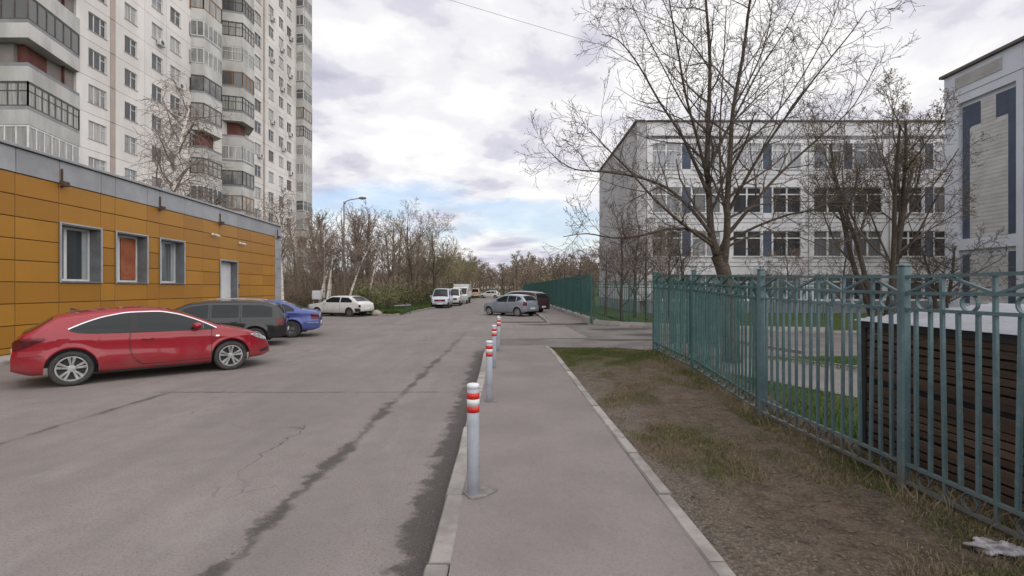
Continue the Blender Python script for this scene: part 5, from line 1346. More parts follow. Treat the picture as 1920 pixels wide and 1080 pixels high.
# --- silver hatchback beyond the bollards
R5 = Car(L=3.99, W=1.70, wheelbase=2.51, rear_axle=0.70, R=0.30, rimr=0.205, rim='five', inset=0.12, sill=0.21, wide_z=0.60, crown=0.045, tumble=0.36, round_r=0.45, round_f=0.75, end_r=0.80, end_f=0.58,
    top=[(0, 0.55), (0.03, 0.85), (0.10, 1.02), (0.30, 1.28), (0.48, 1.40), (0.9, 1.46), (1.5, 1.485), (2.0, 1.46), (2.45, 1.32), (2.9, 1.10), (3.15, 1.0), (3.6, 0.87), (3.9, 0.70), (3.99, 0.50)],
    belt=[(0, 0.5), (0.1, 0.92), (0.5, 0.97), (1.5, 0.94), (2.8, 0.90), (3.2, 0.90), (3.7, 0.76), (3.99, 0.45)])
def hatch(label, paint): 
    c = R5.make('parked_car', label, paint)
    w5 = lambda x: interp([(0.42, 1.22), (0.7, 1.34), (1.6, 1.38), (2.0, 1.34), (2.4, 1.2), (2.85, 0.95)], x)
    dress(R5, c, [R5.band(0.42, 0.78, lambda x: interp([(0.42, 1.14), (0.78, 1.0)], x), w5), R5.band(0.86, 1.52, 0.985, w5), R5.band(1.60, 2.72, 0.96, w5)], (2.12, 3.05), (0.13, 0.46), [(0.82, 0.6, 1.0), (1.56, 0.28, 1.36), (2.72, 0.3, 0.92)], paint,
        R5.band(3.45, 3.9, 0.58, lambda x: interp([(3.45, 0.80), (3.9, 0.66)], x)), R5.band(0.02, 0.22, 0.72, lambda x: interp([(0.02, 0.95), (0.22, 1.02)], x)), handle=(1.0, 1.75), mirror_x=2.5)
    return c
sil = hatch('silver blue hatchback standing at the end of the bollard row', 'paint_silver')
place(sil, R5, gp(971, 593.5), gp(917, 591), 1)
# --- maroon estate and pale off-roader parked behind it
R6 = Car(L=4.55, W=1.80, wheelbase=2.65, rear_axle=0.95, R=0.34, rimr=0.22, rim='five', inset=0.125, sill=0.27, wide_z=0.66, crown=0.05, tumble=0.24, round_r=0.35, round_f=0.6, end_r=0.86, end_f=0.68,
    top=[(0, 0.70), (0.04, 1.0), (0.14, 1.30), (0.30, 1.52), (0.6, 1.62), (1.6, 1.68), (2.3, 1.66), (2.7, 1.52), (3.2, 1.22), (3.45, 1.10), (4.1, 1.0), (4.45, 0.84), (4.55, 0.6)],
    belt=[(0, 0.64), (0.1, 1.0), (0.6, 1.03), (2, 1.0), (3.2, 1.0), (3.6, 1.02), (4.2, 0.92), (4.55, 0.55)])
def suv(label, paint):
    c = R6.make('parked_car', label, paint)
    w6 = lambda x: interp([(0.4, 1.38), (0.7, 1.49), (2.2, 1.54), (2.6, 1.44), (3.2, 1.07)], x)
    dress(R6, c, [R6.band(0.42, 1.15, 1.07, w6), R6.band(1.23, 1.98, 1.06, w6), R6.band(2.06, 3.1, 1.05, w6)], (2.6, 3.35), (0.10, 0.34), [(1.19, 0.5, 1.05), (2.02, 0.3, 1.5), (3.1, 0.32, 1.0)], paint,
        R6.band(4.0, 4.45, 0.70, lambda x: interp([(4.0, 0.92), (4.45, 0.80)], x)), R6.band(0.02, 0.2, 0.75, 1.08), handle=(1.35, 2.2), mirror_x=2.95, lower=('black', 0.5, 0.34, 0.50, 0.5))
    return c
mar = suv('dark maroon tall car parked just behind the silver blue hatchback', 'paint_maroon'); place_at(mar, 0.55, 36.6, -0.78, 0.62)
pal = suv('pale steel blue off roader parked by the green fence beyond the maroon car', 'paint_steel'); place_at(pal, 0.35, 40.6, -0.80, 0.60)

# --- vans
R7 = Car(L=4.45, W=1.72, wheelbase=2.70, rear_axle=0.90, R=0.31, rimr=0.19, rim='steel', inset=0.12, sill=0.27, wide_z=0.68, crown=0.05, tumble=0.16, round_r=0.2, round_f=0.35, end_r=0.93, end_f=0.84,
    top=[(0, 0.80), (0.03, 1.50), (0.10, 1.80), (0.25, 1.87), (1.5, 1.90), (2.9, 1.89), (3.25, 1.80), (3.75, 1.34), (3.98, 1.14), (4.2, 1.06), (4.36, 0.98), (4.43, 0.82), (4.45, 0.6)],
    belt=[(0, 0.75), (0.1, 1.05), (2, 1.08), (3.6, 1.05), (4.0, 1.0), (4.35, 0.90), (4.45, 0.55)])
def van(label, paint, group=None, badge=True):
    c = R7.make('parked_van', label, paint, group, 'van')
    w7 = lambda x: interp([(0.1, 1.70), (2.9, 1.74), (3.2, 1.62), (3.72, 1.18)], x)
    dress(R7, c, [R7.band(0.30, 1.25, 1.14, w7), R7.band(1.35, 2.35, 1.14, w7), R7.band(2.5, 3.62, 1.12, w7)], (3.20, 4.0), (0.015, 0.11), [(1.30, 0.4, 1.7), (2.42, 0.32, 1.74), (3.6, 0.4, 1.05)], paint,
        R7.band(4.10, 4.42, 0.72, 0.92), R7.band(0.01, 0.10, 0.80, 1.15), handle=(2.65,), mirror_x=3.55, lower=('black', 0.4, 0.36, 0.58, 0.42), inset=0.08)
    R7.front_box('grille', 'black', c, True, -0.50, 0.50, 0.66, 0.84, 0.015, 0.002)
    if badge: R7.front_box('badge', 'red_badge', c, True, -0.16, 0.16, 0.66, 0.83, 0.012, 0.019)
    return c
v1 = van('silver white minivan facing the camera at the island kerb, first of the row', 'paint_van'); place_at(v1, -6.85, 47.3, 0.03, -1)
v2 = van('white minivan parked behind the silver white minivan', 'paint_white', badge=False); place_at(v2, -6.45, 53.4, 0.03, -1)
v3 = van('peach coloured van seen from behind far down the street', 'paint_peach', badge=False); place_at(v3, -7.1, 95.0, 0.0, 1)
far = hatch('small white car crossing the far end of the street', 'paint_white'); place_at(far, -4.3, 92.0, -0.98, 0.2)
# --- small box lorry behind the vans
LR = thing('box_lorry', 'small lorry with a plain white cargo box behind the minivans', 'lorry', (-6.35, 61.0, 0.0), math.radians(-90))
MB().bbox(-2.6, 0.9, -0.98, 0.98, 0.85, 2.42, 0.03).build('cargo_box', 'paint_white', LR)
cab = MB(); prof = [(0.98, 0.45), (2.45, 0.45), (2.5, 0.95), (2.35, 1.15), (1.95, 1.95), (1.75, 2.05), (0.98, 2.05)]
for sd in (-0.9, 0.9): cab.v += [(x, sd, z) for x, z in prof]
n_ = len(prof); cab.f += [(k, (k+1)%n_, n_+(k+1)%n_, n_+k) for k in range(n_)] + [tuple(range(n_)), tuple(reversed(range(n_, 2*n_)))]
cab.build('cab', 'paint_white', LR)
g = MB(); g.quad((2.345, -0.8, 1.2), (2.345, 0.8, 1.2), (1.985, 0.8, 1.9), (1.985, -0.8, 1.9)); g.v = [(x+0.012, y, z+0.006) for x, y, z in g.v]; g.build('windscreen', 'car_glass', LR)
for sd in (-0.906, 0.906): g = MB(); g.quad((1.2, sd, 1.2), (2.2, sd, 1.2), (1.9, sd, 1.85), (1.2, sd, 1.85)); g.build('side_window', 'car_glass', LR)
MB().box(-2.6, 2.3, -0.6, 0.6, 0.45, 0.84).build('chassis', 'black', LR)
ty, rm, hb = wheel_meshes(0.36, 0.22, 0.21, 'steel')
for xa in (-1.7, 1.7):
    for sd in (1, -1): w = put('wheel', ty, LR, (xa, sd*0.80, 0.36), 0 if sd < 0 else math.pi); put('rim', rm, w)

# ------------------------------------------------------------------ trees
def grow(T, C, p, d, L, r, lev, par, rnd, tips=None):
    """one branch with its side branches; trunk and limbs into T, finer wood into C"""
    seg = par['seg'][min(lev, len(par['seg'])-1)]; pts = [p.copy()]; rad = [r]; wob = par['wob'][min(lev, len(par['wob'])-1)]; up = par['up'][min(lev, len(par['up'])-1)]
    d = d.normalized(); end = par['taper'][min(lev, len(par['taper'])-1)]; dirs = [d]
    for k in range(seg):
        d = (d + Vector((rnd.gauss(0, wob), rnd.gauss(0, wob), rnd.gauss(0, wob) + up))).normalized()
        p = p + d * (L/seg); pts.append(p); rad.append(max(par['rmin'], r + (r*end - r)*(k+1)/seg)); dirs.append(d)
    tgt = T if lev < par['crown_from'] else C
    tgt.tube(pts, rad, par['sides'][min(lev, len(par['sides'])-1)], cap=False)
    branch_off(T, C, pts, dirs, rad, L, lev, par, rnd, tips)
def branch_off(T, C, pts, dirs, rad, L, lev, par, rnd, tips):
    if lev + 1 >= par['levels']:
        if tips is not None: tips.append((pts[-1], dirs[-1])); tips.append((pts[len(pts)//2], dirs[-1]))
        return
    n = par['n'][lev]; n = max(1, int(round(n * rnd.uniform(0.8, 1.2)))); m = len(pts)-1
    t0 = par['start'][min(lev, len(par['start'])-1)]; phi = rnd.uniform(0, 6.28)
    for i in range(n):
        t = t0 + (1-t0) * ((i + rnd.random()*0.8) / n); t = min(t, 0.995); f = t*m; k = int(f); q = pts[k].lerp(pts[min(k+1, m)], f-k); dd = dirs[min(k+1, m)]
        rr = rad[k] + (rad[min(k+1, m)] - rad[k])*(f-k); phi += 2.4 + rnd.uniform(-0.5, 0.5)
        a = math.radians(par['ang'][min(lev, len(par['ang'])-1)] * rnd.uniform(0.7, 1.3)); o = dd.orthogonal().normalized(); w = dd.cross(o)
        nd = dd*math.cos(a) + (o*math.cos(phi) + w*math.sin(phi))*math.sin(a)
        nl = L * par['lr'][min(lev, len(par['lr'])-1)] * (1.15 - par['fall'][min(lev, len(par['fall'])-1)]*t) * rnd.uniform(0.75, 1.25)
        grow(T, C, q, nd, nl, max(par['rmin'], min(rr*0.8, rr*par['rr'])), lev+1, par, rnd, tips)
    if tips is not None and lev + 2 >= par['levels']: tips.append((pts[-1], dirs[-1]))
def leaf_bits(mb, tips, n, spread, size, rnd, flat=0.6):
    for p, d in tips:
        for _ in range(n):
            q = p + Vector((rnd.gauss(0, spread), rnd.gauss(0, spread), rnd.gauss(0, spread))); a = Vector((rnd.gauss(0,1), rnd.gauss(0,1), rnd.gauss(0,1))).normalized(); b = a.orthogonal().normalized(); s = size*rnd.uniform(0.6, 1.4)
            mb.quad(q, q + (a+b*0.6)*s*0.5, q + a*s, q + (a-b*0.6)*s*0.5)
PAR = dict(seg=[6, 5, 4, 3, 2], wob=[0.05, 0.11, 0.15, 0.18, 0.2], up=[0.02, 0.07, 0.06, 0.05, 0.03], taper=[0.35, 0.3, 0.3, 0.4, 0.5], sides=[8, 6, 4, 3, 3], crown_from=2, rmin=0.004,
           levels=5, n=[9, 9, 7, 4], start=[0.3, 0.2, 0.15, 0.2], ang=[48, 46, 46, 44], lr=[0.62, 0.50, 0.42, 0.5], fall=[0.6, 0.5, 0.5, 0.4], rr=0.55)

# --- the big bare tree behind the fence: main limbs follow the photograph, the finer wood is grown on them
BT = thing('bare_tree', 'large spreading bare tree with swelling buds behind the teal fence', 'tree', (5.25, 11.6, 0.05))
T, C, tips = MB(), MB(), []; rnd = random.Random(77); D0 = 11.6
LIMB = [  # (pixel polyline, start radius, end radius, depth drift)
 ([(1372, 690), (1368, 600), (1358, 515), (1345, 478)], 0.22, 0.16, 0.0),
 ([(1345, 478), (1334, 440), (1330, 380), (1326, 300), (1329, 210), (1331, 110), (1324, 10), (1318, -60)], 0.13, 0.02, 0.3),
 ([(1356, 510), (1363, 440), (1364, 370), (1369, 300), (1374, 210), (1392, 110), (1404, 20), (1412, -40)], 0.12, 0.018, -0.6),
 ([(1329, 365), (1300, 300), (1276, 250), (1236, 190), (1196, 120), (1160, 76), (1128, 64)], 0.062, 0.009, 0.8),
 ([(1338, 455), (1300, 432), (1250, 430), (1200, 442), (1150, 446), (1100, 438), (1056, 444)], 0.060, 0.008, -0.9),
 ([(1334, 440), (1296, 392), (1250, 352), (1196, 332), (1130, 322), (1080, 318), (1050, 302), (1026, 280)], 0.062, 0.008, 1.2),
 ([(1338, 462), (1280, 420), (1226, 372), (1180, 320), (1136, 276), (1104, 240)], 0.055, 0.008, -1.6),
 ([(1364, 440), (1404, 392), (1452, 336), (1502, 288), (1552, 244), (1602, 196), (1648, 112)], 0.064, 0.008, 1.0),
 ([(1364, 400), (1396, 340), (1438, 270), (1488, 200), (1540, 130), (1592, 66), (1625, 20)], 0.058, 0.008, -1.2),
 ([(1327, 320), (1356, 258), (1390, 196), (1424, 130), (1470, 60), (1510, -20)], 0.055, 0.009, 1.5),
 ([(1328, 340), (1308, 262), (1286, 180), (1272, 100), (1258, 20), (1250, -40)], 0.055, 0.009, -1.4),
 ([(1364, 452), (1420, 424), (1480, 402), (1530, 392), (1586, 362), (1640, 330)], 0.048, 0.007, -1.5),
 ([(1350, 470), (1400, 446), (1460, 436), (1520, 452), (1570, 480)], 0.042, 0.007, 1.4),
 ([(1331, 130), (1304, 90), (1262, 40), (1230, -30)], 0.030, 0.008, 0.9), ([(1376, 200), (1420, 120), (1444, 40), (1450, -40)], 0.032, 0.008, 0.8),
 ([(1330, 250), (1290, 210), (1240, 120), (1190, 20), (1170, -30)], 0.034, 0.007, 1.9), ([(1370, 290), (1440, 230), (1500, 150), (1560, 40), (1580, -30)], 0.036, 0.007, 2.2),
 ([(1345, 478), (1362, 430), (1352, 340), (1350, 240), (1356, 130), (1362, 10)], 0.06, 0.012, 2.4),
]
sub = dict(PAR); sub.update(levels=5, n=[0, 11, 7, 4], lr=[0.6, 0.36, 0.42, 0.5], ang=[48, 48, 46, 42], rmin=0.0042, up=[0.02, 0.05, 0.06, 0.05, 0.05], start=[0.3, 0.18, 0.15, 0.2])
O = Vector((5.25, 11.6, 0.05))
for li, (pp, r0, r1, drift) in enumerate(LIMB):
    r0 *= 0.82
    n = len(pp); pts = []
    for i, (x, y) in enumerate(pp):
        f = i/(n-1); pts.append(px(x, y, D0 + drift*f + rnd.gauss(0, 0.05)*f) - O)
    fine = [pts[0]]
    for i in range(n-1):
        p0, p1, p2, p3 = pts[max(i-1,0)], pts[i], pts[i+1], pts[min(i+2,n-1)]
        for s in (0.34, 0.67, 1.0):
            fine.append(0.5*((2*p1) + (p2-p0)*s + (2*p0-5*p1+4*p2-p3)*s*s + (3*p1-p0-3*p2+p3)*s**3))
    if li == 0: fine[0].z = -0.2
    m = len(fine)-1; rad = [r0 + (r1-r0)*(k/m)**0.75 for k in range(m+1)]
    if li == 0: rad[0] *= 1.35; rad[1] *= 1.12
    dirs = [(fine[min(k+1,m)] - fine[max(k-1,0)]).normalized() for k in range(m+1)]
    T.tube(fine, rad, 10 if li < 3 else 7)
    if li > 0:
        L = sum((fine[k+1]-fine[k]).length for k in range(m)); s2 = dict(sub); s2['n'] = [0, max(6, int(L*3.0)), 6, 4]
        s2['lr'] = [0.6, min(0.36, 1.5/L), 0.44, 0.5]
        branch_off(T, C, fine, dirs, rad, L, 1, s2, rnd, tips)
T.build('trunk', 'bark', BT, True); C.build('crown', 'twig', BT)
B_ = MB(); leaf_bits(B_, [t_ for t_ in tips if rnd.random() < 0.55], 1, 0.01, 0.035, rnd); tag(B_.build('buds', 'bud', BT), kind='stuff')

def tree_kind(seed, H, par_over, trunk_mat, crown_mat, leaf=None, stems=1, lean=0.0, splay=0.25, tr=None):
    rnd = random.Random(seed); T, C, tips = MB(), MB(), []; par = dict(PAR); par.update(par_over)
    for s in range(stems):
        a = 2*math.pi*s/max(1, stems) + rnd.random(); k = splay if stems > 1 else lean
        d = Vector((math.cos(a)*k*rnd.uniform(.5, 1.4), math.sin(a)*k*rnd.uniform(.5, 1.4), 1)); h = H*rnd.uniform(0.85, 1.0)*(0.78)
        grow(T, C, Vector((math.cos(a)*0.14*(stems > 1), math.sin(a)*0.14*(stems > 1), -0.1)), d, h, tr or H*0.014, 0, par, rnd, tips)
    res = [('trunk', T.mesh('trunk', trunk_mat, True), None), ('crown', C.mesh('crown', crown_mat), None)]
    if leaf:
        mat, n, spread, size, share = leaf; Lf = MB(); leaf_bits(Lf, [t_ for t_ in tips if rnd.random() < share], n, spread, size, rnd); res.append(('leaves', Lf.mesh('leaves', mat), 'stuff'))
    return res
def plant(name, kind, label, cat, loc, rz=0.0, sc=1.0, group=None, sz=None):
    o = thing(name, label, cat, loc, rz, group); o.scale = (sc, sc, sz or sc)
    for nm, me, kd in kind:
        c = put(nm, me, o)
        if kd: c['kind'] = kd
    return o
rt = random.Random(31)
slim = dict(levels=4, n=[15, 8, 5], lr=[0.40, 0.45, 0.45], ang=[50, 45, 42], rmin=0.012, start=[0.25, 0.2, 0.2], fall=[0.75, .5, .5], crown_from=1, sides=[7, 4, 3, 3], wob=[0.035, 0.12, 0.16, 0.2], up=[0.02, 0.06, 0.05, 0.03])
birch_p = dict(levels=4, n=[20, 9, 6], lr=[0.30, 0.5, 0.55], ang=[50, 50, 45], rmin=0.010, start=[0.42, 0.15, 0.1], fall=[0.6, .4, .4], crown_from=1, sides=[7, 4, 3, 3], wob=[0.045, 0.13, 0.16, 0.2], up=[0.03, -0.04, -0.14, -0.18], taper=[0.25, 0.3, 0.4, 0.6])
wide_p = dict(levels=5, n=[8, 7, 6, 4], lr=[0.62, 0.52, 0.46, 0.5], ang=[45, 44, 44, 42], rmin=0.014, start=[0.22, 0.2, 0.2, 0.2], crown_from=2, sides=[8, 5, 3, 3, 3])
K_yard = tree_kind(3, 7.0, dict(levels=5, n=[9, 7, 6, 3], lr=[0.5, 0.5, 0.45, 0.5], ang=[38, 42, 44, 44], rmin=0.007, start=[0.16, 0.2, 0.2, 0.2], crown_from=1, sides=[7, 5, 3, 3, 3]), 'bark', 'twig', None)
K_yard2 = tree_kind(13, 6.4, dict(levels=5, n=[10, 7, 6, 3], lr=[0.46, 0.5, 0.45, 0.5], ang=[44, 42, 44, 44], rmin=0.007, start=[0.22, 0.2, 0.2, 0.2], crown_from=1, sides=[7, 5, 3, 3, 3]), 'bark', 'twig_red', None)
# multi-stemmed tree with brown green buds in front of the school
K_bud = tree_kind(8, 11.6, dict(levels=5, n=[7, 7, 5, 4], lr=[0.48, 0.42, 0.45, 0.5], ang=[34, 38, 42, 42], rmin=0.007, start=[0.3, 0.25, 0.2, 0.2], crown_from=1, sides=[8, 5, 3, 3, 3], up=[0.03, 0.12, 0.10, 0.06, 0.04]), 'bark', 'twig', ('bud_green', 1, 0.07, 0.085, 0.7), stems=5, splay=0.27, tr=0.13)
plant('budding_tree', K_bud, 'multi stemmed tree with brownish green buds before the school windows', 'tree', (15.9, 20.6, 0.02), 0.4)
K_low = tree_kind(28, 5.6, dict(levels=5, n=[8, 7, 6, 4], lr=[0.6, 0.5, 0.45, 0.5], ang=[62, 46, 42, 42], rmin=0.007, start=[0.25, 0.2, 0.2, 0.2], crown_from=1, sides=[8, 5, 3, 3, 3], up=[0.02, 0.02, 0.03, 0.04]), 'bark', 'twig', None, stems=2, splay=0.25, tr=0.11)
plant('bare_tree', K_low, 'dark twisted bare tree reaching across the blue framed school wing', 'tree', (20.3, 22.8, 0.02), 1.1)
for k, (x, d, kd, sc, lb) in enumerate(((1165, 26.5, K_yard, 0.98, 'slender bare tree behind the corner of the green fence'), (1212, 25.6, K_yard2, 0.95, 'reddish twigged bare tree before the school corner'), (1255, 29.0, K_yard, 1.06, 'bare tree close to the first school windows'), (1135, 33.0, K_yard2, 0.92, 'bare tree in front of the far end of the school gable'), (1480, 27.5, K_yard2, 0.75, 'small bare tree below the middle school windows'), (1580, 30.0, K_yard, 0.80, 'bare tree between the big tree and the budding tree'), (1190, 30.0, K_yard, 1.15, 'tall bare tree beside the school corner downpipe'), (1280, 31.0, K_yard, 1.0, 'bare tree below the second school windows'), (1420, 25.0, K_yard, 0.6, 'short bare tree right of the big tree trunk'), (1085, 42.0, K_yard2, 0.95, 'reddish bare tree overhanging the long green fence'), (1060, 52.0, K_yard, 0.95, 'bare tree rising behind the long green fence'))):
    p = px(x, HZ, d); plant('bare_tree', kd, lb, 'tree', (p.x, d, 0.02), rt.uniform(0, 6), sc)
# birch behind the low building
K_birch = tree_kind(5, 15.0, birch_p, 'birch_bark', 'twig_red', None, lean=0.05)
K_birch2 = tree_kind(6, 13.0, dict(birch_p, wob=[0.07, .13, .16, .2]), 'birch_bark', 'twig', None, lean=0.16)
plant('birch_tree', K_birch, 'weeping bare birch standing behind the low yellow building before the tower', 'tree', (-21.6, 29.8, 0.0), 1.0, 1.16)
plant('birch_tree', K_birch2, 'grey bare birch close to the tower balconies behind the low building', 'tree', (-20.4, 34.0, 0.0), 2.0, 0.98)
plant('birch_tree', K_birch, 'bare birch at the far corner of the yellow building', 'tree', (-18.2, 38.0, 0.05), 3.0, 0.78)
# leaning white birch stems beside the white hatchback
for k, (x, d, ln, lb) in enumerate(((597, 38.4, 0.10, 'white birch stem leaning above the white hatchback bonnet'), (606, 38.9, 0.14, 'thin white birch leaning right beside the lamp post'), (611, 38.3, 0.16, 'white birch with a strong lean among the birch group'), (617, 39.2, 0.12, 'pale birch at the back of the birch group'), (650, 38.0, 0.22, 'crooked white birch leaning behind the white hatchback tail'), (688, 39.0, 0.14, 'pale birch rising out of the green bushes'))):
    kd = tree_kind(40+k, 8.6, dict(birch_p, n=[13, 8, 5], wob=[0.05, .13, .16, .2]), 'birch_bark', 'twig_red', None, lean=0.0, tr=0.115)
    p = px(x, HZ, d); o = plant('birch_tree', kd, lb, 'tree', (p.x, d, 0.05), 0, 1.0); o.rotation_euler = (0, ln, rt.uniform(-0.2, 0.2))
# mixed grove along the left side
K1 = tree_kind(50, 11.5, dict(slim, rmin=0.011, n=[15, 7, 4], up=[0.02, 0.10, 0.08, 0.05], ang=[40, 42, 42]), 'trunk_far', 'twig_far', ('leaf_young', 1, 0.12, 0.085, 0.16))
K2 = tree_kind(51, 9.5, dict(wide_p, rmin=0.011), 'bark', 'twig_far', ('leaf_young', 1, 0.10, 0.09, 0.10))
K3 = tree_kind(52, 8.0, dict(wide_p, rmin=0.012), 'trunk_far', 'twig_far', ('leaf_young', 2, 0.16, 0.11, 0.5))
K4 = tree_kind(53, 11.0, dict(slim, rmin=0.011, n=[13, 7, 4], up=[0.02, 0.12, 0.10, 0.05], ang=[38, 40, 42]), 'trunk_far', 'twig_red', None, stems=2, splay=0.10)
grove = [(-14.2, 49, K1, 1.1), (-16.5, 48, K4, 1.05), (-18.6, 47, K1, 1.12), (-20.5, 46, K1, 1.0), (-15.2, 50, K4, 1.15), (-12.6, 49, K1, 0.95), (-13.2, 54, K1, 1.12), (-17.4, 55, K4, 1.2), (-21.0, 52, K1, 1.2), (-11.6, 58, K4, 1.0), (-14.9, 62, K1, 1.25), (-9.9, 61, K3, 0.95), (-11.2, 52.5, K1, 0.85),
         (-19.4, 64, K4, 1.3), (-9.2, 70, K3, 1.0), (-12.5, 72, K1, 1.2), (-16.0, 75, K4, 1.3), (-8.8, 80, K3, 1.05), (-11.0, 86, K1, 1.2), (-24.0, 60, K1, 1.3), (-26.5, 48, K4, 1.1), (-23.5, 46, K1, 1.05), (-8.6, 92, K3, 1.1), (-13.5, 94, K4, 1.3), (-17.0, 90, K1, 1.35), (-28.5, 70, K4, 1.4)]
for x, y, kd, sc in grove:
    lb = {id(K1): 'slim bare tree of the grove on the planted island', id(K3): 'bushy tree with young yellow green leaves on the planted island', id(K4): 'twin stemmed bare tree of the island grove'}[id(kd)]
    lb = lb.replace('on the planted island', 'PLACE').replace('of the island grove', 'of the grove PLACE')
    lb = lb.replace('PLACE', 'beyond the parked minivans' if y >= 66 else 'behind the birch group' if x < -15 else 'behind the green bushes' if y < 56 else 'level with the parked minivans')
    plant('grove_tree', kd, lb, 'tree', (x, y, 0.05), rt.uniform(0, 6.28), sc, 'trees of the island grove')
plant('spreading_tree', K2, 'dark spreading tree with a round bare crown left of the minivans', 'tree', (-10.2, 50.0, 0.05), 0.7, 1.18)
plant('spreading_tree', K2, 'round crowned bare tree leaning over the parked minivans', 'tree', (-9.6, 60.0, 0.05), 2.6, 1.22)
# bushes
def bush(seed, H, R, mat, n, size, twig='twig', nst=16):
    rnd = random.Random(seed); S, Lf = MB(), MB()
    for k in range(nst):
        a = rnd.uniform(0, 6.28); d = Vector((math.cos(a)*R*rnd.uniform(0.2, 1), math.sin(a)*R*rnd.uniform(0.2, 1), H*rnd.uniform(0.6, 1.05))); p0 = Vector((d.x*0.15, d.y*0.15, -0.05)); pts = [p0, p0 + d*0.4 + Vector((rnd.gauss(0, .06), rnd.gauss(0, .06), 0)), p0 + d]
        S.tube(pts, [0.018, 0.012, 0.006], 3)
        for _ in range(6):
            t = rnd.uniform(0.3, 1); q = pts[0].lerp(pts[2], t); e = q + Vector((rnd.gauss(0, .22*R), rnd.gauss(0, .22*R), rnd.uniform(.05, .4)*H*0.5)); S.tube([q, e], [0.008, 0.005], 3)
            for _ in range(n):
                c = q.lerp(e, rnd.uniform(0.2, 1.15)) + Vector((rnd.gauss(0, .09), rnd.gauss(0, .09), rnd.gauss(0, .07))); c.z = max(0.02, c.z); u = Vector((rnd.gauss(0,1), rnd.gauss(0,1), rnd.gauss(0,.6))).normalized(); v = u.orthogonal().normalized(); s = size*rnd.uniform(.6, 1.4)
                Lf.quad(c, c+(u+v*.6)*s*.5, c+u*s, c+(u-v*.6)*s*.5)
    return [('stems', S.mesh('stems', twig), None), ('leaves', Lf.mesh('leaves', mat), 'stuff')]
B1 = bush(1, 1.7, 1.3, 'leaf_bush', 13, 0.10); B2 = bush(2, 1.2, 1.2, 'leaf_brown', 11, 0.09, 'twig_red'); B3 = bush(3, 2.4, 1.5, 'leaf_young', 8, 0.10); B4 = bush(4, 2.6, 1.3, 'leaf_brown', 4, 0.08, 'twig_far', 26)
bl = {id(B1): 'dark green leafy bush on the planted island', id(B2): 'low brown leaved bush behind the parked cars', id(B3): 'tall bush with fresh yellow green leaves on the island', id(B4): 'tall twiggy brown bush below the grove'}
spots = [(-9.3, 36.0, B1, 1.0), (-10.8, 37.2, B1, 1.35), (-12.1, 38.4, B3, .95), (-9.7, 39.0, B1, 1.35), (-9.2, 42.0, B1, 1.2), (-10.4, 41.0, B3, .95), (-8.8, 43.5, B3, .85), (-9.9, 45.0, B1, 1.1), (-13.6, 38.5, B2, 1.0), (-15.2, 38.0, B2, 1.05), (-16.8, 39.0, B2, 1.1), (-14.6, 40.5, B4, .9), (-18.4, 39.4, B4, 1.0), (-12.8, 42.0, B4, .9), (-9.0, 48.0, B1, 1.0), (-9.2, 53.0, B3, 1.1), (-8.8, 57.5, B3, 1.0), (-12.0, 46.0, B4, 1.1), (-16.2, 44.5, B4, 1.2), (-19.5, 43.0, B4, 1.2), (-21.5, 40.5, B2, 1.2), (-14.4, 47.0, B4, 1.2), (-10.8, 56.0, B4, 1.2), (-12.6, 64.0, B4, 1.4), (-8.7, 66.0, B3, 1.2), (-8.5, 74.0, B3, 1.3), (-10.0, 84.0, B4, 1.5), (-8.2, 36.8, B2, 0.6), (-11.2, 35.9, B2, 0.6), (-17.5, 50.0, B4, 1.5), (-22.0, 47.0, B4, 1.4)]
for x, y, kd, sc in spots:
    lb = bl[id(kd)].replace('on the planted island', 'PLACE').replace('on the island', 'PLACE').replace('behind the parked cars', 'PLACE').replace('below the grove', 'PLACE')
    lb = lb.replace('PLACE', 'beyond the parked minivans' if y > 60 else 'beside the parked minivans' if y > 46 and x > -11 else 'between the white hatchback and the low railing' if y < 40 and x > -12.5 else 'behind the low railing' if x > -11 else 'below the birch group')
    plant('bush', kd, lb, 'bush', (x, y, 0.07), rt.uniform(0, 6), sc, 'bushes on the planted island')
for k, (x, y, sc) in enumerate(((6.3, 62, 1.0), (5.9, 78, 1.2))): plant('bush', B3, 'yellow green bush topping the long green fence', 'bush', (x, y, 0.0), k, sc*1.5, 'bushes behind the long green fence')
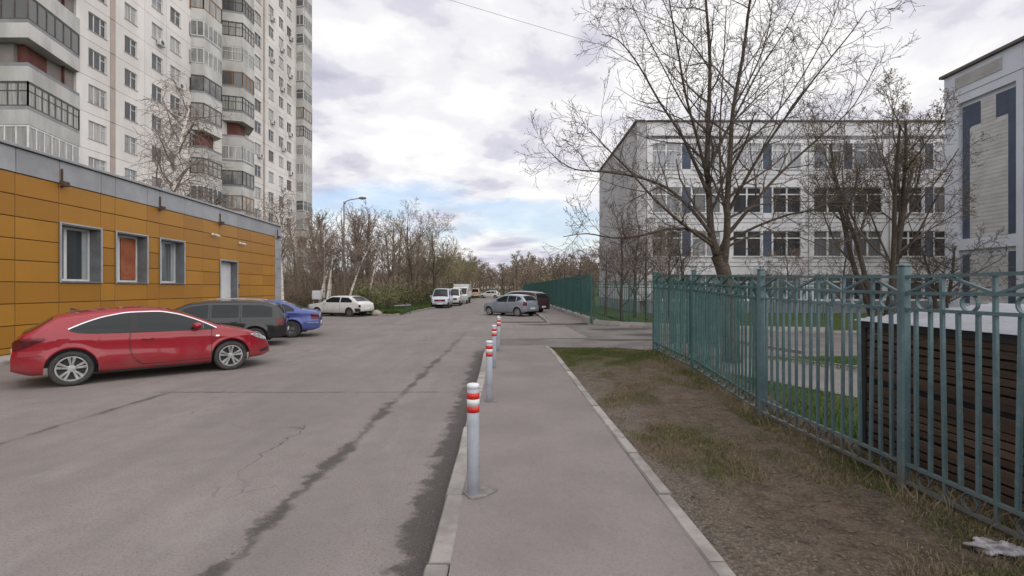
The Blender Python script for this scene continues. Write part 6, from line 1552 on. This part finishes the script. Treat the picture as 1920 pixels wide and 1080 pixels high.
# far wood closing the street
W1 = tree_kind(61, 14, dict(slim, rmin=0.045, n=[18, 8, 4], start=[0.15, .2, .2]), 'trunk_far', 'twig_far', ('leaf_young', 1, 0.3, 0.2, 0.12))
W2 = tree_kind(62, 13, dict(slim, rmin=0.045, n=[16, 8, 4], lr=[0.42, .45, .45]), 'trunk_far', 'twig_far', ('leaf_brown', 1, 0.3, 0.22, 0.25))
W3 = tree_kind(63, 15, dict(slim, rmin=0.05, n=[20, 8, 4], lr=[0.30, .45, .45], start=[0.1, .2, .2]), 'bark', 'twig_far', ('leaf_young', 1, 0.3, 0.2, 0.10))
wl = {id(W1): 'bare tree in the far wood closing the street', id(W2): 'brownish tree in the far wood closing the street', id(W3): 'narrow tree in the far wood closing the street'}
for k in range(125):
    row = k % 5; y = 118 + row*13 + rt.uniform(-5, 5); x = -30 + (k // 5) * 2.75 + rt.uniform(-1.3, 1.3)
    x *= y/130
    if -6.5 < x - ROAD*y*0.9 < 2.5 and y < 128: continue
    kd = rt.choice((W1, W2, W3)); plant('wood_tree', kd, wl[id(kd)], 'tree', (x, y, -0.02), rt.uniform(0, 6.28), rt.uniform(0.75, 1.02), 'trees of the far wood')
for k in range(24):
    y = 62 + k*2.4 + rt.uniform(-1, 1); x = 8 + rt.uniform(0, 9); 
    if y < 60: continue
    kd = rt.choice((W1, W2)); plant('wood_tree', kd, {id(W1): 'bare tree in the wood behind the long green fence', id(W2): 'brownish tree in the wood behind the long green fence'}[id(kd)], 'tree', (x, y, -0.02), rt.uniform(0, 6.28), rt.uniform(0.5, 0.66), 'trees behind the long green fence')
# undergrowth of the far wood
r = random.Random(9); mb = MB()
for _ in range(17000):
    y = r.uniform(112, 190); x = r.uniform(-34, 36)*y/130
    if _ > 9000: y = r.uniform(52, 115); x = -9.5 - (y-45)*0.05 - r.random()**0.7*26
    if -7 < x + 2.6 < 3 and y < 132: continue
    z0 = r.uniform(0, 3.5); h = r.uniform(0.6, 2.4); w = r.uniform(0.02, 0.10); a = r.uniform(0, 3.14); lx, ly = r.gauss(0, .5), r.gauss(0, .3)
    mb.quad((x-w*math.cos(a), y-w*math.sin(a), z0), (x+w*math.cos(a), y+w*math.sin(a), z0), (x+lx+w*math.cos(a)*.5, y+ly, z0+h), (x+lx-w*math.cos(a)*.5, y+ly, z0+h))
tag(mb.build('undergrowth', 'twig_far'), 'brown tangled undergrowth at the foot of the far wood', 'undergrowth', kind='stuff')
